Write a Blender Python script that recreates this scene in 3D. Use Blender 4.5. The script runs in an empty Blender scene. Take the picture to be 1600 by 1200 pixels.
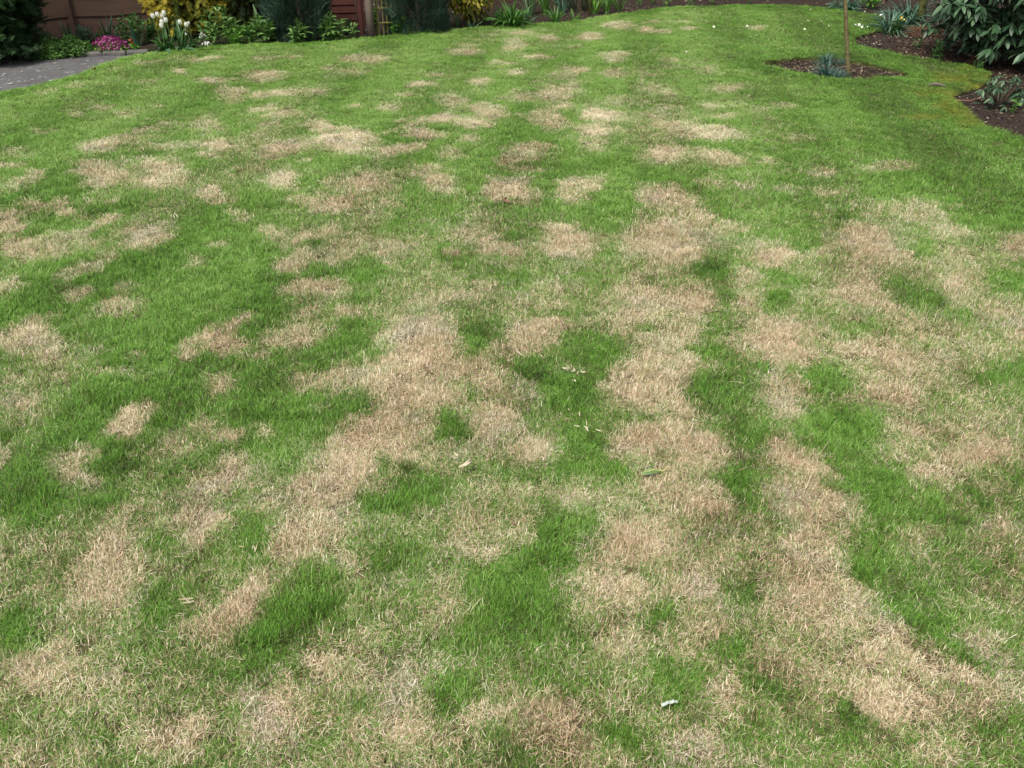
import bpy, math, random
import numpy as np
from mathutils import Vector, Matrix
random.seed(7)
RNG = np.random.default_rng(11)
R = math.radians
S = bpy.context.scene
COL = S.collection

# ------------------------------------------------------------------ camera
CAMH, PITCH, FPX = 1.6, R(32.8), 1290.0
cam_d = bpy.data.cameras.new('camera'); cam = bpy.data.objects.new('camera', cam_d); COL.objects.link(cam)
cam_d.sensor_width = 36; cam_d.lens = FPX/1600*36; cam_d.clip_start = 0.05; cam_d.clip_end = 600
cam.location = (0, 0, CAMH); cam.rotation_euler = (math.pi/2-PITCH, 0, 0)
S.camera = cam
# ------------------------------------------------------------------ sky and sun (bright overcast)
W = bpy.data.worlds.new('World'); S.world = W; W.use_nodes = True
wn = W.node_tree; bg = wn.nodes['Background']
sky = wn.nodes.new('ShaderNodeTexSky'); sky.sky_type = 'NISHITA'; sky.sun_disc = False
SUN_EL, SUN_AZ = R(58), R(215)        # azimuth clockwise from +Y: behind the camera, to its left
sky.sun_elevation = SUN_EL; sky.sun_rotation = SUN_AZ; sky.dust_density = 4.0; sky.ozone_density = 1.0
hs = wn.nodes.new('ShaderNodeHueSaturation'); hs.inputs['Saturation'].default_value = 0.35   # thin white cloud over the blue
wn.links.new(sky.outputs[0], hs.inputs['Color']); wn.links.new(hs.outputs[0], bg.inputs[0])
bg.inputs[1].default_value = 0.115
sd = bpy.data.lights.new('sun', 'SUN'); sd.energy = 1.5; sd.angle = R(11); sd.color = (1.0, 0.95, 0.87)
so = bpy.data.objects.new('sun', sd); COL.objects.link(so)
sv = Vector((math.sin(SUN_AZ)*math.cos(SUN_EL), math.cos(SUN_AZ)*math.cos(SUN_EL), math.sin(SUN_EL)))
so.rotation_euler = sv.to_track_quat('Z', 'Y').to_euler(); so.location = (-3, -3, 6)
S.view_settings.view_transform = 'Standard'; S.view_settings.look = 'None'
S.view_settings.gamma = 1; S.view_settings.use_curve_mapping = False
S.view_settings.exposure = 1.16
S.cycles.max_bounces = 5; S.cycles.diffuse_bounces = 3; S.cycles.glossy_bounces = 2
S.cycles.transmission_bounces = 3; S.cycles.transparent_max_bounces = 4
S.cycles.caustics_reflective = False; S.cycles.caustics_refractive = False

# ------------------------------------------------------------------ small tools
def g(px, py, z=0.0):
    """where the sight line through a photograph point meets the height z"""
    u, v = (px-800)/FPX, (600-py)/FPX
    dx, dy, dz = u, math.cos(PITCH)+v*math.sin(PITCH), -math.sin(PITCH)+v*math.cos(PITCH)
    t = (z-CAMH)/dz
    return Vector((dx*t, dy*t, z))
def ppm(px, py):
    p = g(px, py); return FPX/(p.y*math.cos(PITCH)+CAMH*math.sin(PITCH))
def h2(ix, iy, seed):
    n = (ix.astype(np.int64)*374761393 + iy.astype(np.int64)*668265263 + seed*1442695041) & 0xffffffff
    n = ((n ^ (n >> 13))*1274126177) & 0xffffffff
    n = (n ^ (n >> 16))*2246822519 & 0xffffffff
    return ((n ^ (n >> 15)) & 0xffffff)/float(0xffffff)
def vn(x, y, seed=0):
    x = np.asarray(x, float); y = np.asarray(y, float)
    ix, iy = np.floor(x), np.floor(y); fx, fy = x-ix, y-iy
    fx = fx*fx*(3-2*fx); fy = fy*fy*(3-2*fy)
    a, b, c, d = h2(ix, iy, seed), h2(ix+1, iy, seed), h2(ix, iy+1, seed), h2(ix+1, iy+1, seed)
    return (a*(1-fx)+b*fx)*(1-fy)+(c*(1-fx)+d*fx)*fy
def fbm(x, y, s, seed=0, oc=3):
    r, a, t = 0, 1, 0
    for k in range(oc):
        r = r+a*vn(np.asarray(x)*s+k*17.3, np.asarray(y)*s-k*9.1, seed+k*7); t += a; a *= .5; s *= 2.1
    return r/t
def sst(a, b, x):
    t = np.clip((x-a)/(b-a), 0, 1); return t*t*(3-2*t)

class MB:
    """collects geometry; build() links it as one mesh object"""
    def __init__(s): s.v = []; s.f = []; s.n = 0; s.r = []; s.t = []
    def add(s, v, f, rnd=None, t=None):
        v = np.asarray(v, float).reshape(-1, 3)
        for q in f: s.f.append(tuple(i+s.n for i in q))
        s.v.append(v); s.n += len(v)
        s.r += [random.random() if rnd is None else rnd]*len(v)
        s.t += list(t) if t is not None else [0.5]*len(v)
        return s
    def scatter(s, tmpl, P, az, pitch, roll, sc, rnd=None):
        """tmpl=(verts,faces,t); arrays of N placements. Leaf runs along +Y of its own frame."""
        tv, tf, tt = tmpl; tv = np.asarray(tv, float); N = len(P)
        if N == 0: return s
        P = np.asarray(P, float); sc = np.asarray(sc, float)
        if sc.ndim == 1: sc = np.repeat(sc[:, None], 3, 1)
        ca, sa = np.cos(az), np.sin(az); cp, sp = np.cos(pitch), np.sin(pitch); cr, sr = np.cos(roll), np.sin(roll)
        L = tv[None]*sc[:, None, :]
        x, y, z = L[..., 0], L[..., 1], L[..., 2]
        c = lambda q: q[:, None]
        x1 = x*c(cr)+z*c(sr); z1 = -x*c(sr)+z*c(cr)
        y2 = y*c(cp)-z1*c(sp); z2 = y*c(sp)+z1*c(cp)
        X = x1*c(ca)-y2*c(sa); Y = x1*c(sa)+y2*c(ca)
        V = np.stack([X, Y, z2], -1)+P[:, None, :]
        m = len(tv)
        if rnd is None: rnd = RNG.random(N)
        for i in range(N):
            o = s.n+i*m
            s.f += [tuple(q+o for q in ff) for ff in tf]
        s.v.append(V.reshape(-1, 3)); s.n += N*m
        s.r += list(np.repeat(rnd, m)); s.t += list(np.tile(tt, N))
        return s
    def mesh(s, name, mat, smooth=False):
        me = bpy.data.meshes.new(name)
        V = np.concatenate(s.v) if s.v else np.zeros((0, 3))
        cnt = np.array([len(q) for q in s.f], np.int32)
        me.vertices.add(len(V)); me.vertices.foreach_set('co', V.ravel().astype(np.float32))
        idx = np.fromiter((i for q in s.f for i in q), np.int32)
        me.loops.add(len(idx)); me.loops.foreach_set('vertex_index', idx)
        me.polygons.add(len(cnt)); st = np.concatenate([[0], np.cumsum(cnt)[:-1]]).astype(np.int32)
        me.polygons.foreach_set('loop_start', st); me.polygons.foreach_set('loop_total', cnt)
        me.polygons.foreach_set('use_smooth', np.full(len(cnt), bool(smooth)))
        me.update(calc_edges=True); me.validate()
        a = me.attributes.new('rnd', 'FLOAT', 'POINT'); a.data.foreach_set('value', np.array(s.r, np.float32))
        a = me.attributes.new('t', 'FLOAT', 'POINT'); a.data.foreach_set('value', np.array(s.t, np.float32))
        me.materials.append(mat)
        return me
    def build(s, name, mat, parent=None, smooth=False):
        o = bpy.data.objects.new(name, s.mesh(name, mat, smooth)); COL.objects.link(o)
        if parent: o.parent = parent
        return o
def box(mb, c, sz, rz=0, rnd=None, bev=0.0):
    x, y, z = [q/2 for q in sz]; b = bev
    if b <= 0:
        v = [(i*x, j*y, k*z) for k in (-1, 1) for j in (-1, 1) for i in (-1, 1)]
        f = [(0, 2, 3, 1), (4, 5, 7, 6), (0, 1, 5, 4), (2, 6, 7, 3), (0, 4, 6, 2), (1, 3, 7, 5)]
    else:
        ring = lambda xx, yy, zz: [(-xx, -yy, zz), (xx, -yy, zz), (xx, yy, zz), (-xx, yy, zz)]
        v = ring(x-b, y-b, -z)+ring(x, y, -z+b)+ring(x, y, z-b)+ring(x-b, y-b, z)
        f = [(3, 2, 1, 0), (12, 13, 14, 15)]
        for k in range(3):
            for i in range(4):
                j = (i+1) % 4; f.append((k*4+i, k*4+j, k*4+4+j, k*4+4+i))
    M = Matrix.Rotation(rz, 3, 'Z')
    v = [tuple(M@Vector(q)+Vector(c)) for q in v]
    mb.add(v, f, rnd)
def tube(mb, pts, rad, n=6, rnd=None, cap=True):
    pts = [Vector(p) for p in pts]; v = []; f = []; t = []
    if not hasattr(rad, '__len__'): rad = [rad]*len(pts)
    for i, p in enumerate(pts):
        d = (pts[min(i+1, len(pts)-1)]-pts[max(i-1, 0)]).normalized()
        a = d.cross(Vector((0.3, 0.9, 0.1))).normalized(); b = d.cross(a)
        for k in range(n):
            q = 2*math.pi*k/n; v.append(p+(a*math.cos(q)+b*math.sin(q))*rad[i]); t.append(i/(len(pts)-1))
    for i in range(len(pts)-1):
        for k in range(n):
            f.append((i*n+k, i*n+(k+1) % n, (i+1)*n+(k+1) % n, (i+1)*n+k))
    if cap: f.append(tuple(range(n))[::-1]); f.append(tuple((len(pts)-1)*n+k for k in range(n)))
    mb.add([tuple(q) for q in v], f, rnd, t)
def tag(o, label=None, cat=None, group=None, kind=None):
    if label: o['label'] = label
    if cat: o['category'] = cat
    if group: o['group'] = group
    if kind: o['kind'] = kind
    return o
def empty(name, loc, label, cat, group=None, rz=0):
    o = bpy.data.objects.new(name, None); COL.objects.link(o); o.location = loc; o.rotation_euler.z = rz
    o.empty_display_size = .1
    return tag(o, label, cat, group)
def dup(o, parent=None):
    c = o.copy(); COL.objects.link(c); c.parent = parent
    for ch in list(o.children): dup(ch, c)
    return c

# ------------------------------------------------------------------ materials
def lin(r, g_, b): return tuple(((q/255)/12.92 if q/255 <= .04045 else ((q/255+.055)/1.055)**2.4) for q in (r, g_, b))+(1,)
class NT:
    def __init__(s, name):
        s.m = bpy.data.materials.new(name); s.m.use_nodes = True; s.t = s.m.node_tree
        s.b = s.t.nodes['Principled BSDF']; s.out = s.t.nodes['Material Output']
    def n(s, ty, **k):
        q = s.t.nodes.new(ty)
        for a, b in k.items(): setattr(q, a, b)
        return q
    def l(s, a, b): s.t.links.new(a, b)
    def attr(s, name, ty='GEOMETRY'):
        q = s.n('ShaderNodeAttribute', attribute_name=name, attribute_type=ty); return q.outputs['Fac']
    def ramp(s, fac, stops, interp='LINEAR'):
        q = s.n('ShaderNodeValToRGB'); e = q.color_ramp; e.interpolation = interp
        e.elements[0].position, e.elements[0].color = stops[0][0], tuple(stops[0][1])[:3]+(1,)
        e.elements[1].position, e.elements[1].color = stops[-1][0], tuple(stops[-1][1])[:3]+(1,)
        for p, c in stops[1:-1]:
            w = e.elements.new(p); w.color = tuple(c)[:3]+(1,)
        s.l(fac, q.inputs[0]); return q.outputs[0]
    def math(s, op, a, b=None, c=None, clamp=False):
        q = s.n('ShaderNodeMath', operation=op, use_clamp=clamp)
        for i, w in enumerate((a, b, c)):
            if w is None: continue
            if isinstance(w, (int, float)): q.inputs[i].default_value = w
            else: s.l(w, q.inputs[i])
        return q.outputs[0]
    def mix(s, fac, a, b, bt='MIX'):
        q = s.n('ShaderNodeMix', data_type='RGBA', blend_type=bt)
        for i, w in ((0, fac), (6, a), (7, b)):
            if isinstance(w, (int, float)): q.inputs[i].default_value = w
            elif isinstance(w, tuple): q.inputs[i].default_value = tuple(w)[:3]+(1,)
            else: s.l(w, q.inputs[i])
        return q.outputs[2]
    def noise(s, scale, detail=3, rough=.5, vec=None, dist=0):
        q = s.n('ShaderNodeTexNoise'); q.inputs['Scale'].default_value = scale; q.inputs['Detail'].default_value = detail
        q.inputs['Roughness'].default_value = rough; q.inputs['Distortion'].default_value = dist
        if vec is None:
            c = s.n('ShaderNodeTexCoord'); vec = c.outputs['Object']
        s.l(vec, q.inputs['Vector']); return q.outputs['Fac']
    def bump(s, h, d=.01, st=.6):
        q = s.n('ShaderNodeBump'); q.inputs['Distance'].default_value = d; q.inputs['Strength'].default_value = st
        s.l(h, q.inputs['Height']); s.l(q.outputs[0], s.b.inputs['Normal'])
    def fin(s, col, rough=.6, spec=.3):
        if isinstance(col, tuple): s.b.inputs['Base Color'].default_value = tuple(col)[:3]+(1,)
        else: s.l(col, s.b.inputs['Base Color'])
        s.b.inputs['Roughness'].default_value = rough; s.b.inputs['Specular IOR Level'].default_value = spec
        return s.m
def trans(N, col, amt):
    """thin leaf: part of the light passes through"""
    t = N.n('ShaderNodeBsdfTranslucent'); N.l(col, t.inputs['Color'])
    m = N.n('ShaderNodeMixShader'); m.inputs[0].default_value = amt
    N.l(N.b.outputs[0], m.inputs[1]); N.l(t.outputs[0], m.inputs[2]); N.l(m.outputs[0], N.out.inputs['Surface'])
def leafmat(name, stops, rough=.5, spec=.3, tr=.2, tipc=None, tipamt=.5):
    N = NT(name); c = N.ramp(N.attr('rnd'), stops)
    if tipc: c = N.mix(N.math('MULTIPLY', N.attr('t'), tipamt), c, tipc)
    nz = N.noise(23, 2); c = N.mix(N.math('MULTIPLY', nz, .35), c, (0.02, 0.03, 0.01), 'MIX')
    N.fin(c, rough, spec)
    if tr: trans(N, c, tr)
    return N.m
def plain(name, c1, c2, scale=8, rough=.7, bump=0, spec=.3, stretch=None):
    N = NT(name); v = None
    if stretch:
        tc = N.n('ShaderNodeTexCoord'); mp = N.n('ShaderNodeMapping'); mp.inputs['Scale'].default_value = stretch
        N.l(tc.outputs['Object'], mp.inputs['Vector']); v = mp.outputs[0]
    nz = N.noise(scale, 5, .6, v)
    c = N.ramp(nz, [(.3, c1), (.7, c2)])
    r = N.attr('rnd'); c = N.mix(N.math('MULTIPLY', r, .25), c, tuple(q*.6 for q in c1[:3]))
    if bump: N.bump(nz, bump, .7)
    return N.fin(c, rough, spec)

STRAW = [(0, (.14, .098, .054)), (.18, (.37, .270, .150)), (.45, (.61, .480, .305)), (.75, (.78, .65, .46)), (1, (.90, .82, .65))]
GREEN = [(0, (.030, .052, .008)), (.20, (.064, .182, .011)), (.6, (.112, .290, .024)), (.88, (.19, .375, .055)), (1, (.30, .43, .12))]
def grass_material():
    N = NT('grass_blade')
    rnd, t = N.attr('rnd'), N.attr('t')
    dry, tone, moss = N.attr('dry', 'INSTANCER'), N.attr('tone', 'INSTANCER'), N.attr('moss', 'INSTANCER')
    r2 = N.math('FRACT', N.math('ADD', N.math('MULTIPLY', rnd, 37.7), N.math('MULTIPLY', tone, 5.3)))
    ts = N.math('MULTIPLY_ADD', N.math('SUBTRACT', tone, .5), .55, r2)
    straw = N.ramp(N.math('MULTIPLY_ADD', N.math('SUBTRACT', tone, .5), .35, r2), STRAW)
    ge = N.n('ShaderNodeNewGeometry')
    straw = N.mix(N.ramp(N.noise(2.6, 3, .6, ge.outputs['Position']), [(.42, (0, 0, 0)), (.62, (.30, .30, .30))]), straw, N.ramp(r2, [(0, (.17, .085, .05)), (.5, (.45, .27, .165)), (1, (.66, .46, .32))]))
    straw = N.mix(N.ramp(N.noise(3.3, 3, .6, ge.outputs['Position'], 1.0), [(.52, (0, 0, 0)), (.66, (.4, .4, .4))]), straw, N.ramp(r2, [(0, (.16, .14, .11)), (.5, (.42, .38, .31)), (1, (.72, .68, .60))]))
    green = N.ramp(ts, GREEN)
    green = N.mix(N.math('MULTIPLY', N.math('SUBTRACT', 1, t), .35), green, (.16, .17, .06))
    isd = N.math('MULTIPLY_ADD', N.math('SUBTRACT', dry, rnd), 2.8, .36, clamp=True)
    mossc = N.ramp(r2, [(0, (.065, .075, .012)), (.6, (.16, .22, .024)), (1, (.28, .31, .06))])
    c = N.mix(isd, green, straw)
    c = N.mix(moss, c, mossc)
    N.fin(c, .55, .25); trans(N, c, .22)
    return N.m
M_GRASS = grass_material()
def lawn_soil_material():
    N = NT('lawn_thatch'); dry, moss = N.attr('dry'), N.attr('moss')
    n1, n2 = N.noise(90, 4, .7), N.noise(12, 3)
    dark = N.ramp(n1, [(.3, (.030, .036, .012)), (.7, (.085, .10, .028))])
    st = N.ramp(n1, [(.25, (.05, .034, .022)), (.6, (.17, .12, .075)), (.8, (.30, .22, .14))])
    c = N.mix(dry, dark, st)
    c = N.mix(moss, c, N.ramp(n2, [(.3, (.09, .085, .012)), (.7, (.20, .19, .025))]))
    N.bump(n1, .012, .8); return N.fin(c, .9, .1)
M_THATCH = lawn_soil_material()
def soil_material():
    N = NT('soil'); a, b = N.noise(6, 6, .65), N.noise(70, 5, .7)
    c = N.ramp(b, [(.3, (.012, .009, .007)), (.52, (.040, .029, .022)), (.8, (.13, .10, .078))])
    c = N.mix(N.math('MULTIPLY', a, .6), c, (.050, .034, .026))
    N.bump(b, .03, 1); return N.fin(c, .95, .1)
M_SOIL = soil_material()
def path_material():
    N = NT('path_concrete'); a, b, c_ = N.noise(1.6, 5, .6), N.noise(60, 4, .7), N.noise(9, 4, .75, dist=.6)
    c = N.ramp(a, [(.3, (.055, .053, .055)), (.7, (.10, .095, .093))])
    c = N.mix(N.ramp(b, [(.3, (0, 0, 0)), (.8, (.5, .5, .5))]), c, (.12, .115, .11))
    c = N.mix(N.ramp(c_, [(.57, (0, 0, 0)), (.68, (.6, .6, .6))]), c, (.34, .35, .34))
    N.bump(b, .004, .6); return N.fin(c, .85, .2)
def wood(name, c1, c2, sc=(1.5, 30, 30)):
    N = NT(name); tc = N.n('ShaderNodeTexCoord'); mp = N.n('ShaderNodeMapping'); mp.inputs['Scale'].default_value = sc
    oi = N.n('ShaderNodeObjectInfo'); ad = N.n('ShaderNodeVectorMath', operation='ADD')
    N.l(tc.outputs['Object'], ad.inputs[0]); N.l(oi.outputs['Location'], ad.inputs[1])
    N.l(ad.outputs[0], mp.inputs['Vector'])
    a = N.noise(1.0, 6, .65, mp.outputs[0], 1.2); b = N.noise(2.5, 3)
    c = N.ramp(a, [(.3, c1), (.7, c2)])
    c = N.mix(N.math('MULTIPLY', b, .5), c, tuple(q*.55 for q in c1[:3]))
    c = N.mix(N.math('MULTIPLY', oi.outputs['Random'], .35), c, tuple(q*.7 for q in c2[:3]))
    N.bump(a, .004, .6); return N.fin(c, .8, .2)
M_FENCE = wood('fence_wood', (.048, .028, .019), (.105, .063, .043))
M_FENCE2 = wood('dark_red_wood', (.055, .020, .014), (.11, .038, .028))
M_POST = wood('weathered_wood', (.10, .075, .058), (.20, .155, .125), (30, 30, 1.5))
M_TRELLIS = wood('algae_stained_wood', (.085, .085, .025), (.19, .175, .06), (30, 30, 1.5))

# ------------------------------------------------------------------ outlines in metres
def poly(pts): return np.array([tuple(g(x, y))[:2] for x, y in pts])
back_edge = [(0, 147), (60, 134), (110, 122), (150, 106), (195, 91), (235, 84), (300, 76), (400, 70), (500, 66), (560, 60),
    (640, 53), (700, 48), (760, 43), (820, 39), (870, 36), (900, 32), (960, 23), (1040, 14), (1100, 11), (1180, 9), (1240, 9),
    (1290, 11), (1320, 16), (1372, 24), (1382, 34), (1378, 46), (1352, 52), (1337, 57), (1329, 66), (1344, 72), (1370, 80),
    (1405, 86), (1433, 91), (1459, 94), (1474, 97), (1503, 101), (1532, 108), (1545, 116), (1540, 128), (1510, 140),
    (1482, 150), (1495, 162), (1515, 178), (1532, 194), (1570, 208), (1620, 222), (1700, 240), (1900, 300)]
be = poly(back_edge)
LAWN = np.concatenate([[[-9.5, -2], [-9.5, 4.2], [-6.5, 5.6]], be, [[7.5, 3.5], [7.5, -2]]])
DIAM = poly([(1184, 100), (1212, 94.5), (1244, 91), (1279, 90), (1317, 93), (1352, 98), (1387, 105), (1410, 111), (1430, 116),
    (1405, 121), (1370, 124), (1335, 126), (1300, 125), (1274, 121), (1247, 116), (1221, 111), (1195, 105)])
def inside(P, poly_):
    x, y = P[:, 0], P[:, 1]; r = np.zeros(len(P), bool); n = len(poly_)
    for i in range(n):
        x1, y1 = poly_[i]; x2, y2 = poly_[(i+1) % n]
        c = ((y1 > y) != (y2 > y)); r ^= c & (x < (x2-x1)*(y-y1)/((y2-y1)+1e-12)+x1)
    return r
def nearest(P, poly_):
    best = np.full(len(P), 1e9); Q = np.zeros((len(P), 2)); n = len(poly_)
    for i in range(n):
        a, b = poly_[i], poly_[(i+1) % n]; d = b-a
        t = np.clip(((P-a)@d)/(d@d+1e-12), 0, 1); q = a+t[:, None]*d
        e = np.hypot(*(P-q).T); m = e < best; best[m] = e[m]; Q[m] = q[m]
    return best, Q
def on_lawn(P): return inside(P, LAWN) & ~inside(P, DIAM)
def lawn_z(x, y): return .030*(fbm(x, y, 1.1, 5, 2)-.5)+.014*(fbm(x, y, 4.5, 9, 2)-.5)

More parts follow.
